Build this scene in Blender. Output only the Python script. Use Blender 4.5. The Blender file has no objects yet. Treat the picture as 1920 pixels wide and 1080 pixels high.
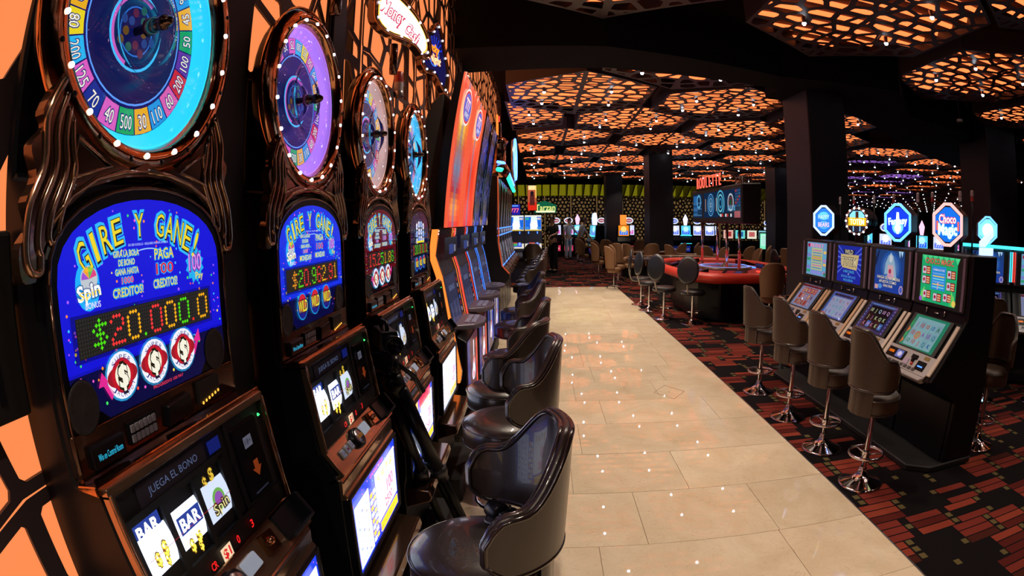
import bpy, bmesh, math, random
from mathutils import Matrix, Vector
PI = math.pi
C = bpy.context.scene.collection
scn = bpy.context.scene

# ------------------------------------------------------------------ camera, world, exposure
cam = bpy.data.cameras.new('camera'); camo = bpy.data.objects.new('camera', cam); C.objects.link(camo)
cam.type = 'PANO'; cam.panorama_type = 'FISHEYE_EQUISOLID'          # the photograph is a fisheye picture
cam.fisheye_lens = 1045 / 1920 * 36; cam.fisheye_fov = PI; cam.sensor_width = 36; cam.sensor_height = 20.25
cam.clip_start = 0.02; cam.clip_end = 200
_M = (Matrix.Rotation(math.radians(2.9), 3, 'Z') @ Matrix.Rotation(math.radians(-6.8), 3, 'X')
      @ Matrix(((1, 0, 0), (0, 0, -1), (0, 1, 0))) @ Matrix.Rotation(math.radians(-.75), 3, 'Z'))
camo.matrix_world = Matrix.Translation((0, 0, 1.6)) @ _M.to_4x4()
scn.camera = camo
w = bpy.data.worlds.new('world'); scn.world = w; w.use_nodes = True
w.node_tree.nodes['Background'].inputs[0].default_value = (.35, .3, .45, 1)
w.node_tree.nodes['Background'].inputs[1].default_value = .005
scn.view_settings.view_transform = 'Standard'; scn.view_settings.look = 'None'
scn.view_settings.gamma = 1; scn.view_settings.use_curve_mapping = False
scn.view_settings.exposure = 0.0
try:
    scn.cycles.sample_clamp_indirect = 4; scn.cycles.sample_clamp_direct = 0
    scn.cycles.max_bounces = 6; scn.cycles.diffuse_bounces = 3; scn.cycles.glossy_bounces = 4
    scn.cycles.transparent_max_bounces = 12; scn.cycles.caustics_reflective = False; scn.cycles.caustics_refractive = False
    scn.cycles.use_denoising = True
except Exception: pass
SPOT_W = 95.0            # the bulbs under the ceiling panels
ORANGE = 2.0             # strength of the orange light above the lattice

def spot(x, y, z, power, col=(1, .85, .68), ang=100, r=.03, blend=.6):
    l = bpy.data.lights.new('spot', 'SPOT'); l.energy = power; l.color = col; l.spot_size = math.radians(ang)
    l.spot_blend = blend; l.shadow_soft_size = r
    o = bpy.data.objects.new('spot', l); o.location = (x, y, z); C.objects.link(o); return o

# ------------------------------------------------------------------ helpers
rnd = random.Random(7)
def lin(h):
    if not isinstance(h, str): return tuple(h)
    h = h.lstrip('#'); v = [int(h[i:i+2], 16) / 255 for i in (0, 2, 4)]
    return tuple(c / 12.92 if c <= .04045 else ((c + .055) / 1.055) ** 2.4 for c in v)

class MB:
    """collects faces with a material slot and a colour each; build() links them as one mesh object"""
    def __init__(s, M=None): s.V = []; s.F = []; s.mi = []; s.col = []; s.sm = []; s.M = M or Matrix()
    def add(s, vs, fs, m=0, c=(1, 1, 1), sm=False, M=None):
        T = s.M @ M if M is not None else s.M
        b = len(s.V); s.V += [tuple(T @ Vector(v)) for v in vs]
        for f in fs: s.F.append([b + i for i in f]); s.mi.append(m); s.col.append(c); s.sm.append(sm)
    def face(s, vs, m=0, c=(1, 1, 1)): s.add(vs, [list(range(len(vs)))], m, c)
    def box(s, x0, x1, y0, y1, z0, z1, m=0, c=(1, 1, 1), M=None):
        s.add([(x0,y0,z0),(x1,y0,z0),(x1,y1,z0),(x0,y1,z0),(x0,y0,z1),(x1,y0,z1),(x1,y1,z1),(x0,y1,z1)],
              [(0,3,2,1),(4,5,6,7),(0,1,5,4),(1,2,6,5),(2,3,7,6),(3,0,4,7)], m, c, False, M)
    def prism(s, P, a, b, ax='x', m=0, c=(1, 1, 1), M=None):
        """polygon P extruded from a to b along an axis; P gives the two other coordinates in order"""
        f = {'x': lambda p, t: (t, p[0], p[1]), 'y': lambda p, t: (p[0], t, p[1]), 'z': lambda p, t: (p[0], p[1], t)}[ax]
        n = len(P); vs = [f(p, a) for p in P] + [f(p, b) for p in P]
        ar = sum(P[i][0] * P[(i+1) % n][1] - P[(i+1) % n][0] * P[i][1] for i in range(n))
        fs = [list(range(n))[::-1], list(range(n, 2*n))] + [(i, (i+1) % n, n + (i+1) % n, n + i) for i in range(n)]
        if (ar < 0) != (ax == 'y'): fs = [list(f_)[::-1] for f_ in fs]
        s.add(vs, fs, m, c, False, M)
    def tube(s, P, r, n=8, closed=False, m=0, c=(1, 1, 1), M=None, flat=1.0):
        P = [Vector(p) for p in P]; N = len(P); vs = []
        R = r if hasattr(r, '__len__') else [r] * N
        up = None
        for i in range(N):
            d = (P[(i+1) % N] - P[i-1]) if closed else (P[min(i+1, N-1)] - P[max(i-1, 0)])
            d.normalize()
            if up is None: up = d.orthogonal().normalized()
            up = (up - d * up.dot(d)).normalized(); q = d.cross(up)
            for k in range(n):
                a = 2 * PI * k / n; vs.append(P[i] + (up * math.cos(a) + q * math.sin(a) * flat) * R[i])
        fs = []
        for i in range(N if closed else N - 1):
            j = (i + 1) % N
            for k in range(n): fs.append((i*n+k, i*n+(k+1) % n, j*n+(k+1) % n, j*n+k))
        if not closed: fs += [list(range(n))[::-1], [(N-1)*n+k for k in range(n)]]
        s.add(vs, fs, m, c, True, M)
    def lathe(s, prof, n=24, m=0, c=(1, 1, 1), M=None, sx=1, sy=1, sm=True, cap=False):
        """profile of (r, z), turned about z"""
        vs = [(r * math.cos(2*PI*k/n) * sx, r * math.sin(2*PI*k/n) * sy, z) for r, z in prof for k in range(n)]
        fs = [(i*n+k, i*n+(k+1) % n, (i+1)*n+(k+1) % n, (i+1)*n+k) for i in range(len(prof)-1) for k in range(n)]
        if cap and prof[0][0] > 1e-4: fs.append(list(range(n))[::-1])
        if cap and prof[-1][0] > 1e-4: fs.append([(len(prof)-1)*n+k for k in range(n)])
        s.add(vs, fs, m, c, sm, M)
    def grid(s, fn, nu, nv, m=0, c=(1, 1, 1), M=None, wrap=False):
        vs = [fn(i / nu, j / nv) for j in range(nv + 1) for i in range(nu + 1)]
        s.add(vs, [(j*(nu+1)+i, j*(nu+1)+i+1, (j+1)*(nu+1)+i+1, (j+1)*(nu+1)+i) for j in range(nv) for i in range(nu)], m, c, True, M)
    def data(s, name, mats):
        me = bpy.data.meshes.new(name); me.from_pydata(s.V, [], s.F)
        for mt in (mats if isinstance(mats, (list, tuple)) else [mats]): me.materials.append(mt)
        me.polygons.foreach_set('material_index', s.mi); me.polygons.foreach_set('use_smooth', s.sm)
        if any(c != (1, 1, 1) for c in s.col):
            at = me.color_attributes.new('Col', 'FLOAT_COLOR', 'CORNER'); buf = []
            for f, c in zip(s.F, s.col): buf += [*c, 1.0] * len(f)
            at.data.foreach_set('color', buf)
        me.validate(); me.update(); return me
    def build(s, name, mats, parent=None, loc=None):
        o = bpy.data.objects.new(name, s.data(name, mats)); C.objects.link(o); o.parent = parent
        if loc: o.location = loc
        return o

def bevel(o, wd=.01, seg=2):
    b = o.modifiers.new('bevel', 'BEVEL'); b.width = wd; b.segments = seg; b.limit_method = 'ANGLE'; b.angle_limit = .6
    return o
def thing(name, label, cat, loc=(0, 0, 0), rz=0, group=None):
    o = bpy.data.objects.new(name, None); C.objects.link(o); o.location = loc; o.rotation_euler = (0, 0, rz)
    o.empty_display_size = .1; return tag(o, label, cat, group)
def tag(o, label, cat, group=None, kind=None):
    if label: o['label'] = label
    if cat: o['category'] = cat
    if group: o['group'] = group
    if kind: o['kind'] = kind
    return o
def stuff(o): o['kind'] = 'stuff'; return o
def struct(o): o['kind'] = 'structure'; return o
def dup(o, loc=None, rz=None, label=None, parent=None, group=None):
    c = o.copy(); C.objects.link(c); c.parent = parent
    if loc is not None: c.location = loc
    if rz is not None: c.rotation_euler = (0, 0, rz)
    if label: c['label'] = label
    if group: c['group'] = group
    for ch in list(o.children): dup(ch, parent=c)
    return c

# ------------------------------------------------------------------ materials
def mat(name, base=(.8, .8, .8), rough=.5, metal=0, emit=None, es=1, coat=0, alpha=1, spec=.5):
    m = bpy.data.materials.new(name); m.use_nodes = True; b = m.node_tree.nodes['Principled BSDF']
    b.inputs['Base Color'].default_value = (*lin(base), 1); b.inputs['Roughness'].default_value = rough
    b.inputs['Metallic'].default_value = metal; b.inputs['Coat Weight'].default_value = coat
    b.inputs['Specular IOR Level'].default_value = spec
    if emit is not None: b.inputs['Emission Color'].default_value = (*lin(emit), 1); b.inputs['Emission Strength'].default_value = es
    return m
def nd(m, t, **k):
    n = m.node_tree.nodes.new(t)
    for a, v in k.items(): setattr(n, a, v)
    return n
def lk(m, a, b): m.node_tree.links.new(a, b)
def bump(m, scale, strength=.2, dist=.002, detail=3):
    b = m.node_tree.nodes['Principled BSDF']; t = nd(m, 'ShaderNodeTexNoise'); t.inputs['Scale'].default_value = scale; t.inputs['Detail'].default_value = detail
    g = nd(m, 'ShaderNodeTexCoord'); bp = nd(m, 'ShaderNodeBump'); bp.inputs['Strength'].default_value = strength; bp.inputs['Distance'].default_value = dist
    lk(m, g.outputs['Object'], t.inputs['Vector']); lk(m, t.outputs['Fac'], bp.inputs['Height']); lk(m, bp.outputs['Normal'], b.inputs['Normal'])
    return m
def printed(name, es, rough=.25, diffuse=.0):
    """flat lit print: each face has its own colour"""
    m = mat(name, (.0, .0, .0), rough); b = m.node_tree.nodes['Principled BSDF']
    a = nd(m, 'ShaderNodeVertexColor', layer_name='Col'); lk(m, a.outputs['Color'], b.inputs['Emission Color'])
    if diffuse:
        lk(m, a.outputs['Color'], b.inputs['Base Color'])
    b.inputs['Emission Strength'].default_value = es; return m
def glassy(name, tint=(1, 1, 1), rough=.02, f=.12):
    m = bpy.data.materials.new(name); m.use_nodes = True; t = m.node_tree; t.nodes.clear()
    o = nd(m, 'ShaderNodeOutputMaterial'); x = nd(m, 'ShaderNodeMixShader'); tr = nd(m, 'ShaderNodeBsdfTransparent'); g = nd(m, 'ShaderNodeBsdfGlossy')
    lw = nd(m, 'ShaderNodeLayerWeight'); lw.inputs['Blend'].default_value = f
    tr.inputs[0].default_value = (*tint, 1); g.inputs['Roughness'].default_value = rough
    lk(m, lw.outputs['Fresnel'], x.inputs[0]); lk(m, tr.outputs[0], x.inputs[1]); lk(m, g.outputs[0], x.inputs[2]); lk(m, x.outputs[0], o.inputs[0]); return m

BLACK = mat('black_gloss', (.005, .005, .007), .30, spec=.22)
BLACKM = mat('black_matte', (.008, .007, .008), .6)
DARKWALL = bump(mat('dark_paint', (.0025, .002, .002), .9, spec=.15), 30, .15)
COLM = bump(mat('column_paint', (.012, .010, .014), .5), 60, .1)
COPPER = bump(mat('copper_chrome', (.62, .30, .15), .12, 1), 14, .35, .004)
BRONZE = mat('bronze_plastic', (.46, .30, .20), .15, .9, coat=.6)
BRONZED = mat('dark_bronze', (.13, .07, .045), .14, .85, coat=.5)
CHROME = mat('chrome', (.8, .8, .82), .06, 1)
STEEL = mat('steel', (.45, .45, .48), .25, 1)
LEATHER = bump(mat('brown_leather', (.020, .012, .0095), .33, coat=.35), 160, .25, .001)
LEATHERB = bump(mat('brown_leather_light', (.040, .020, .011), .42, coat=.1), 160, .25, .001)
PIPING = mat('dark_piping', (.016, .010, .009), .22, coat=.6)
TANLEATHER = bump(mat('tan_leather', (.20, .10, .045), .45), 90, .2, .001)
PRINT = printed('lit_print', 1.0)
PRINTB = printed('bright_lit_print', 2.2)
PRINTD = printed('dim_print', .35)
INK = mat('matt_print', (.5, .5, .5), .6)
_a = nd(INK, 'ShaderNodeVertexColor', layer_name='Col'); lk(INK, _a.outputs['Color'], INK.node_tree.nodes['Principled BSDF'].inputs['Base Color'])
LEDD = mat('led_board', (.012, .010, .008), .4)
GLASS = glassy('clear_glass'); DOME = glassy('clear_dome', (.92, .95, 1), .02, .25)
BULB = mat('bulb', (.9, .9, .9), .3, emit=(.75, .82, 1), es=5)
BULBW = mat('ceiling_bulb', (.9, .9, .9), .3, emit=(.85, .88, 1), es=26)
SPK = bump(mat('speaker_mesh', (.02, .018, .02), .6), 400, .6, .002)
GREYP = mat('grey_plastic', (.30, .29, .33), .4)
SILVER = mat('silver_plastic', (.42, .40, .42), .38, .3)
BEIGE = mat('beige_plastic', (.55, .47, .40), .4)
BRASSP = mat('tan_edge_plastic', (.50, .33, .20), .4)
SKIN = mat('skin', (.45, .24, .16), .55); HAIR = mat('dark_hair', (.012, .009, .008), .5)
CLOTHB = mat('black_cloth', (.008, .008, .010), .85); CLOTHW = mat('white_cloth', (.5, .5, .55), .8)
REDV = mat('red_vinyl', (.55, .035, .02), .4); FELT = mat('red_felt', (.42, .02, .02), .9)
WOODT = mat('wood_rail', (.12, .055, .025), .3, coat=.4)
def glow(name, c, s): return mat(name, (.02, .02, .02), .4, emit=c, es=s)
G_ORANGE = glow('orange_led', (1, .22, .03), 1.5); G_RED = glow('red_led', (1, .05, .03), 1.6); G_BLUE = glow('blue_led', (.05, .22, 1), 2.2)
G_CYAN = glow('cyan_led', (.05, .75, 1), 2.0); G_TEAL = glow('teal_led', (.02, .8, .5), 1.6); G_WHITE = glow('white_led', (.8, .9, 1), 2.5)
G_WALL = glow('lit_wall', (1, .27, .085), 1.0); G_CEIL = glow('lit_ceiling', (1, .19, .05), ORANGE); G_PURPLE = glow('purple_ring', (.42, .18, .9), 1.3)
G_PURP = glow('purple_ceiling', (.50, .20, .95), .9); G_YEL = glow('yellow_lit', (.45, .40, .01), .34); G_OCH = glow('ochre_lit', (.60, .34, .12), .22)
REDWOOD = mat('orange_recess', (.24, .04, .014), .7)
LATT = mat('lattice_panel', (.045, .03, .035), .45)

# ------------------------------------------------------------------ text
_tc = {}
def glyphs(s, off=0.0):
    k = (s, off)
    if k in _tc: return _tc[k]
    cu = bpy.data.curves.new('t', 'FONT'); cu.body = s; cu.size = 1; cu.resolution_u = 2; cu.offset = off; cu.fill_mode = 'BOTH'
    o = bpy.data.objects.new('t', cu); C.objects.link(o)
    dg = bpy.context.evaluated_depsgraph_get(); me = o.evaluated_get(dg).to_mesh()
    vs = [tuple(v.co) for v in me.vertices]; fs = [tuple(p.vertices) for p in me.polygons]
    o.evaluated_get(dg).to_mesh_clear(); bpy.data.objects.remove(o); bpy.data.curves.remove(cu)
    x0 = min([v[0] for v in vs] or [0]); x1 = max([v[0] for v in vs] or [1]); _tc[k] = (vs, fs, x0, x1); return _tc[k]

class Art:
    """flat artwork in a plane: u right, v up, w out"""
    def __init__(s, origin=(0, 0, 0), u=(1, 0, 0), v=(0, 0, 1), mb=None, d=.0005):
        u = Vector(u).normalized(); v = Vector(v).normalized(); n = u.cross(v)
        s.F = Matrix(((u.x, v.x, n.x, origin[0]), (u.y, v.y, n.y, origin[1]), (u.z, v.z, n.z, origin[2]), (0, 0, 0, 1)))
        s.mb = mb or MB(); s.d = d; s.m = 0
    def poly(s, P, c, l=0): s.mb.add([(x, y, l * s.d) for x, y in P], [list(range(len(P)))], s.m, lin(c), False, s.F)
    def rect(s, x0, y0, x1, y1, c, l=0): s.poly([(x0, y0), (x1, y0), (x1, y1), (x0, y1)], c, l)
    def disc(s, x, y, rx, c, l=1, ry=None, n=20):
        ry = ry or rx; s.poly([(x + rx * math.cos(2*PI*k/n), y + ry * math.sin(2*PI*k/n)) for k in range(n)], c, l)
    def ring(s, x, y, r0, r1, c, l=1, n=24, a0=0, a1=2*PI, e=1.0):
        for k in range(n):
            a = a0 + (a1 - a0) * k / n; b = a0 + (a1 - a0) * (k + 1) / n
            s.poly([(x + r0*math.cos(a), y + r0*e*math.sin(a)), (x + r1*math.cos(a), y + r1*e*math.sin(a)), (x + r1*math.cos(b), y + r1*e*math.sin(b)), (x + r0*math.cos(b), y + r0*e*math.sin(b))], c, l)
    def text(s, t, x, y, h, c, l=2, w=None, rot=0, off=0.0, al='c', sk=0):
        vs, fs, a, b = glyphs(t, off); k = h / .72; kx = w / (b - a) if w else k
        ox = {'c': (a + b) / 2, 'l': a, 'r': b}[al]; co, si = math.cos(rot), math.sin(rot); out = []
        for v in vs:
            px = (v[0] - ox) * kx; py = (v[1] - .36) * k; px += sk * py
            out.append((x + px * co - py * si, y + px * si + py * co, l * s.d))
        s.mb.add(out, fs, s.m, lin(c), False, s.F)
    def otext(s, t, x, y, h, c, c2, l=2, w=None, rot=0, off=.05, al='c', sk=0):
        s.text(t, x, y, h, c2, l, w, rot, off, al, sk); s.text(t, x, y, h, c, l + 1, w, rot, 0.008, al, sk)
    def build(s, name, m, parent): return s.mb.build(name, m, parent)

DIG = {'0': '01110 10001 10001 10001 10001 10001 01110', '1': '00100 01100 00100 00100 00100 00100 01110', '2': '01110 10001 00001 00110 01000 10000 11111',
       '3': '01110 10001 00001 00110 00001 10001 01110', '5': '11111 10000 11110 00001 00001 10001 01110', '6': '01110 10001 10000 11110 10001 10001 01110',
       '8': '01110 10001 10001 01110 10001 10001 01110', '9': '01110 10001 10001 01111 00001 10001 01110', '$': '00100 01111 10100 01110 00101 11110 00100',
       '.': '0 0 0 0 0 0 1', ',': '0 0 0 0 0 1 1'}

# ------------------------------------------------------------------ convex cells for the lattices
def clip(P, nx, ny, d):
    """keeps the side nx*x+ny*y <= d"""
    out = []
    for i in range(len(P)):
        a, b = P[i], P[(i+1) % len(P)]; da = nx*a[0]+ny*a[1]-d; db = nx*b[0]+ny*b[1]-d
        if da <= 0: out.append(a)
        if (da < 0) != (db < 0) and abs(da - db) > 1e-12:
            t = da / (da - db); out.append((a[0]+(b[0]-a[0])*t, a[1]+(b[1]-a[1])*t))
    return out
def clean(P, e=.012):
    Q = []
    for p in P:
        if not Q or math.dist(p, Q[-1]) > e: Q.append(p)
    if len(Q) > 1 and math.dist(Q[0], Q[-1]) <= e: Q.pop()
    return Q
def cells(poly, sx, sy, seed, jit=.36, skew=0.):
    r = random.Random(seed); xs = [p[0] for p in poly]; ys = [p[1] for p in poly]; S = []
    j = 0; y = min(ys) - sy
    while y < max(ys) + sy:
        x = min(xs) - sx + (j % 2) * sx / 2
        while x < max(xs) + sx:
            S.append((x + r.uniform(-jit, jit) * sx + skew * y, y + r.uniform(-jit, jit) * sy)); x += sx
        y += sy; j += 1
    out = []
    for i, p in enumerate(S):
        P = list(poly)
        for k, q in enumerate(S):
            if k == i or abs(q[0]-p[0]) > 3*sx or abs(q[1]-p[1]) > 3*sy: continue
            nx, ny = q[0]-p[0], q[1]-p[1]; P = clip(P, nx, ny, (q[0]**2+q[1]**2-p[0]**2-p[1]**2)/2)
            if len(P) < 3: break
        if len(P) >= 3: out.append(P)
    return out
def lattice(mb, poly, sx, sy, seed, wd, th, F, border=.05, skew=0., jit=.36, rt=.22):
    """a plate filling poly, pierced by rounded cells; F maps (u, v, w) to the object; w=0 is the seen face, th the depth"""
    cx = sum(p[0] for p in poly)/len(poly); cy = sum(p[1] for p in poly)/len(poly)
    for P in cells(poly, sx, sy, seed, jit, skew):
        P = clean(P)
        if len(P) < 3: continue
        n = len(P); A = sum(P[i][0]*P[(i+1) % n][1]-P[(i+1) % n][0]*P[i][1] for i in range(n))/2
        if A < 0: P = P[::-1]
        gx = sum(p[0] for p in P)/n; gy = sum(p[1] for p in P)/n
        inr = min(abs((P[(i+1) % n][0]-P[i][0])*(gy-P[i][1])-(P[(i+1) % n][1]-P[i][1])*(gx-P[i][0]))/max(1e-6, math.dist(P[i], P[(i+1) % n])) for i in range(n))
        if inr < wd * .8:
            mb.add([F(x, y, 0) for x, y in P], [list(range(n))]); continue
        k = 1 - wd / inr; I = [(gx+(p[0]-gx)*k, gy+(p[1]-gy)*k) for p in P]; Q = []
        for i in range(n):
            a, b, c = I[i-1], I[i], I[(i+1) % n]; t = rt
            Q += [(b[0]+(a[0]-b[0])*t, b[1]+(a[1]-b[1])*t), (b[0]+(c[0]-b[0])*t, b[1]+(c[1]-b[1])*t)]
        m2 = len(Q); vs = [F(x, y, 0) for x, y in P] + [F(x, y, 0) for x, y in Q] + [F(x, y, th) for x, y in Q]; fs = []
        for i in range(n):
            fs.append((i, n+2*i+1, n+2*i)); j = (i+1) % n; fs.append((i, j, n+2*j, n+2*i+1))
        for i in range(m2): j = (i+1) % m2; fs.append((n+i, n+j, n+m2+j, n+m2+i))
        mb.add(vs, fs)

# ================================================================== THE SETTING
# ------ carpet: red bars in stacks, khaki squares, on black
CARPET = mat('carpet', (.01, .01, .01), .95, spec=.1)
def carpet():
    m = CARPET; N = lambda t, **k: nd(m, t, **k)
    def math_(op, a, b=None):
        n = N('ShaderNodeMath', operation=op)
        for i, v in enumerate((a, b)):
            if v is None: continue
            if isinstance(v, (int, float)): n.inputs[i].default_value = v
            else: lk(m, v, n.inputs[i])
        return n.outputs[0]
    tc = N('ShaderNodeTexCoord'); sp = N('ShaderNodeSeparateXYZ'); lk(m, tc.outputs['Object'], sp.inputs[0]); x, y = sp.outputs[0], sp.outputs[1]
    def wn(a, b, seed):
        cb = N('ShaderNodeCombineXYZ'); lk(m, a, cb.inputs[0]); lk(m, b, cb.inputs[1]); cb.inputs[2].default_value = seed
        n = N('ShaderNodeTexWhiteNoise', noise_dimensions='3D'); lk(m, cb.outputs[0], n.inputs['Vector']); return n.outputs['Value']
    row = math_('FLOOR', math_('DIVIDE', y, .075)); grp = math_('FLOOR', math_('DIVIDE', row, 3.0)); fy = math_('FRACT', math_('DIVIDE', y, .075))
    zero = math_('MULTIPLY', grp, 0.0); sh = wn(grp, zero, 3.3)
    xs = math_('ADD', math_('DIVIDE', x, .34), math_('MULTIPLY', sh, 1.0)); col = math_('FLOOR', xs); fx = math_('FRACT', xs)
    on = math_('GREATER_THAN', wn(col, grp, 1.7), .44); on2 = math_('GREATER_THAN', wn(col, row, 5.1), .13)
    bar = math_('MULTIPLY', math_('MULTIPLY', math_('GREATER_THAN', fy, .14), math_('LESS_THAN', fx, .80)), math_('MULTIPLY', on, on2))
    sq = math_('MULTIPLY', math_('MULTIPLY', math_('GREATER_THAN', fx, .84), math_('LESS_THAN', fx, .97)), math_('MULTIPLY', math_('GREATER_THAN', fy, .35), math_('GREATER_THAN', wn(col, row, 9.2), .42)))
    stripe = math_('ADD', math_('MULTIPLY', math_('SINE', math_('MULTIPLY', y, 820.0)), .12), .88)
    r = N('ShaderNodeValToRGB'); r.color_ramp.interpolation = 'CONSTANT'; e = r.color_ramp.elements
    e[0].color = (.09, .012, .009, 1); e[1].position = .28; e[1].color = (.18, .027, .018, 1)
    q = e.new(.72); q.color = (.25, .042, .023, 1); q = e.new(.92); q.color = (.06, .012, .008, 1)
    lk(m, wn(col, row, 2.2), r.inputs[0])
    a = N('ShaderNodeMix', data_type='RGBA'); lk(m, bar, a.inputs[0]); a.inputs[6].default_value = (.006, .004, .005, 1); lk(m, r.outputs[0], a.inputs[7])
    b = N('ShaderNodeMix', data_type='RGBA'); lk(m, sq, b.inputs[0]); lk(m, a.outputs[2], b.inputs[6]); b.inputs[7].default_value = (.12, .09, .035, 1)
    c = N('ShaderNodeMix', data_type='RGBA', blend_type='MULTIPLY'); c.inputs[0].default_value = 1; lk(m, b.outputs[2], c.inputs[6])
    cb = N('ShaderNodeCombineXYZ'); [lk(m, stripe, cb.inputs[i]) for i in range(3)]; lk(m, cb.outputs[0], c.inputs[7])
    lk(m, c.outputs[2], m.node_tree.nodes['Principled BSDF'].inputs['Base Color'])
    t = N('ShaderNodeTexNoise'); t.inputs['Scale'].default_value = 300; lk(m, tc.outputs['Object'], t.inputs['Vector'])
    bp = N('ShaderNodeBump'); bp.inputs['Strength'].default_value = .5; bp.inputs['Distance'].default_value = .003
    lk(m, t.outputs['Fac'], bp.inputs['Height']); lk(m, bp.outputs[0], m.node_tree.nodes['Principled BSDF'].inputs['Normal'])
carpet()
MARBLE = mat('cream_marble', (.62, .47, .31), .022, spec=.5)
def marble():
    m = MARBLE; tc = nd(m, 'ShaderNodeTexCoord'); oi = nd(m, 'ShaderNodeObjectInfo')
    ad = nd(m, 'ShaderNodeVectorMath', operation='MULTIPLY_ADD'); ad.inputs[1].default_value = (1, 1, 1)
    cb = nd(m, 'ShaderNodeCombineXYZ'); mu = nd(m, 'ShaderNodeMath', operation='MULTIPLY'); mu.inputs[1].default_value = 37
    lk(m, oi.outputs['Random'], mu.inputs[0]); lk(m, mu.outputs[0], cb.inputs[0]); lk(m, tc.outputs['Object'], ad.inputs[0]); lk(m, cb.outputs[0], ad.inputs[2])
    n = nd(m, 'ShaderNodeTexNoise'); n.inputs['Scale'].default_value = 3.2; n.inputs['Detail'].default_value = 8; n.inputs['Roughness'].default_value = .62; n.inputs['Distortion'].default_value = .8
    lk(m, ad.outputs[0], n.inputs['Vector'])
    r = nd(m, 'ShaderNodeValToRGB'); e = r.color_ramp.elements
    e[0].position = .30; e[0].color = (.655, .515, .35, 1); e[1].position = .72; e[1].color = (.79, .665, .495, 1); lk(m, n.outputs['Fac'], r.inputs[0])
    n2 = nd(m, 'ShaderNodeTexNoise'); n2.inputs['Scale'].default_value = 7; n2.inputs['Detail'].default_value = 6; n2.inputs['Distortion'].default_value = 2.2; lk(m, ad.outputs[0], n2.inputs['Vector'])
    r2 = nd(m, 'ShaderNodeValToRGB'); f = r2.color_ramp.elements; f[0].position = .492; f[0].color = (1, 1, 1, 1); f[1].position = .51; f[1].color = (1, 1, 1, 1)
    g = f.new(.501); g.color = (.80, .70, .58, 1); lk(m, n2.outputs['Fac'], r2.inputs[0])
    mx = nd(m, 'ShaderNodeMix', data_type='RGBA', blend_type='MULTIPLY'); mx.inputs[0].default_value = .8; lk(m, r.outputs[0], mx.inputs[6]); lk(m, r2.outputs[0], mx.inputs[7])
    tn = nd(m, 'ShaderNodeMapRange'); tn.inputs['To Min'].default_value = .93; tn.inputs['To Max'].default_value = 1.05; lk(m, oi.outputs['Random'], tn.inputs[0])
    m3 = nd(m, 'ShaderNodeVectorMath', operation='SCALE'); lk(m, mx.outputs[2], m3.inputs[0]); lk(m, tn.outputs[0], m3.inputs['Scale'])
    lk(m, m3.outputs[0], m.node_tree.nodes['Principled BSDF'].inputs['Base Color'])
marble()
GROUT = mat('grout', (.25, .17, .10), .7)
# base floor (carpet) with the marble aisle let into it
AX0, AX1, AY0, AY1 = -.86, 1.87, -2.0, 13.5
b = MB()
for x0, x1, y0, y1 in ((AX1, 62, -3, 60), (AX0 - 2, AX1, AY1, 60), (AX0 - 2, AX0, -3, AY1)):
    b.face([(x0, y0, 0), (x1, y0, 0), (x1, y1, 0), (x0, y1, 0)])
floor = struct(b.build('floor', CARPET))
b = MB(); b.box(AX0, AX1, AY0, AY1, -.03, -.004); bed = b.build('grout_bed', GROUT, floor)
r_ = random.Random(3); k = 0; y = 2.391 - .597 * 8; hatch = (1.23, 4.98)
xj = {7: [.30, 1.29], 8: [.556, 1.30], 9: [.92], 10: [.294], 11: [.53, 1.50]}
while y < AY1 - .01:
    y1 = min(y + .597, AY1); row = round((y - (2.391 - .597 * 8)) / .597)
    js = xj.get(row, [r_.uniform(.2, .6), r_.uniform(1.1, 1.5)])
    xs = [AX0] + [j for j in [js[0] - 1.45, js[0] - .72] if j > AX0 + .1] + js + [AX1]
    for x0, x1 in zip(xs, xs[1:]):
        b = MB(); g = .0016; b.box(x0 + g, x1 - g, y + g, y1 - g, -.02, 0)
        b.build('marble_slab', MARBLE, floor)
    y = y1
b = MB()
for a in range(4):
    p = [(hatch[0] + .15 * math.cos(t), hatch[1] + .215 * math.sin(t)) for t in (a * PI/2, (a+1) * PI/2)]
    b.tube([(p[0][0], p[0][1], .0005), (p[1][0], p[1][1], .0005)], .0022, 4)
b.lathe([(.008, 0), (.008, .001), (0, .0012)], 10, M=Matrix.Translation((*hatch, 0)))
b.build('floor_hatch', GROUT, floor)
b = MB(); b.box(AX1 - .004, AX1 + .006, AY0, AY1, -.01, .003); struct(b.build('trim_1', STEEL))

# ceiling slab, soffit, walls
b = MB(); b.box(-4, 62, -3, 60, 4.7, 4.8); struct(b.build('ceiling', DARKWALL))
b = MB()
SOF = [(-1.3, 5.3), (.7, 5.3), (2.9, 5.95), (4.6, 5.75), (5.7, 6.95), (7.6, 7.4), (10.3, 9.6), (18, 10.4), (18, 12.2), (10.8, 11.3), (7.8, 9.8), (6.2, 8.4), (5.0, 7.6), (3.15, 7.1), (3.1, 6.55), (.75, 6.1), (-1.3, 6.3)]
b.prism(SOF, 3.35, 4.7, 'z'); s = struct(b.build('ceiling_soffit', DARKWALL)); s.name = 'ceiling_beam'
WX = -.80
b = MB(); b.box(WX - .35, WX - .10, -3, 6.0, 0, 4.7); wl = struct(b.build('wall_left', BLACKM))
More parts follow.
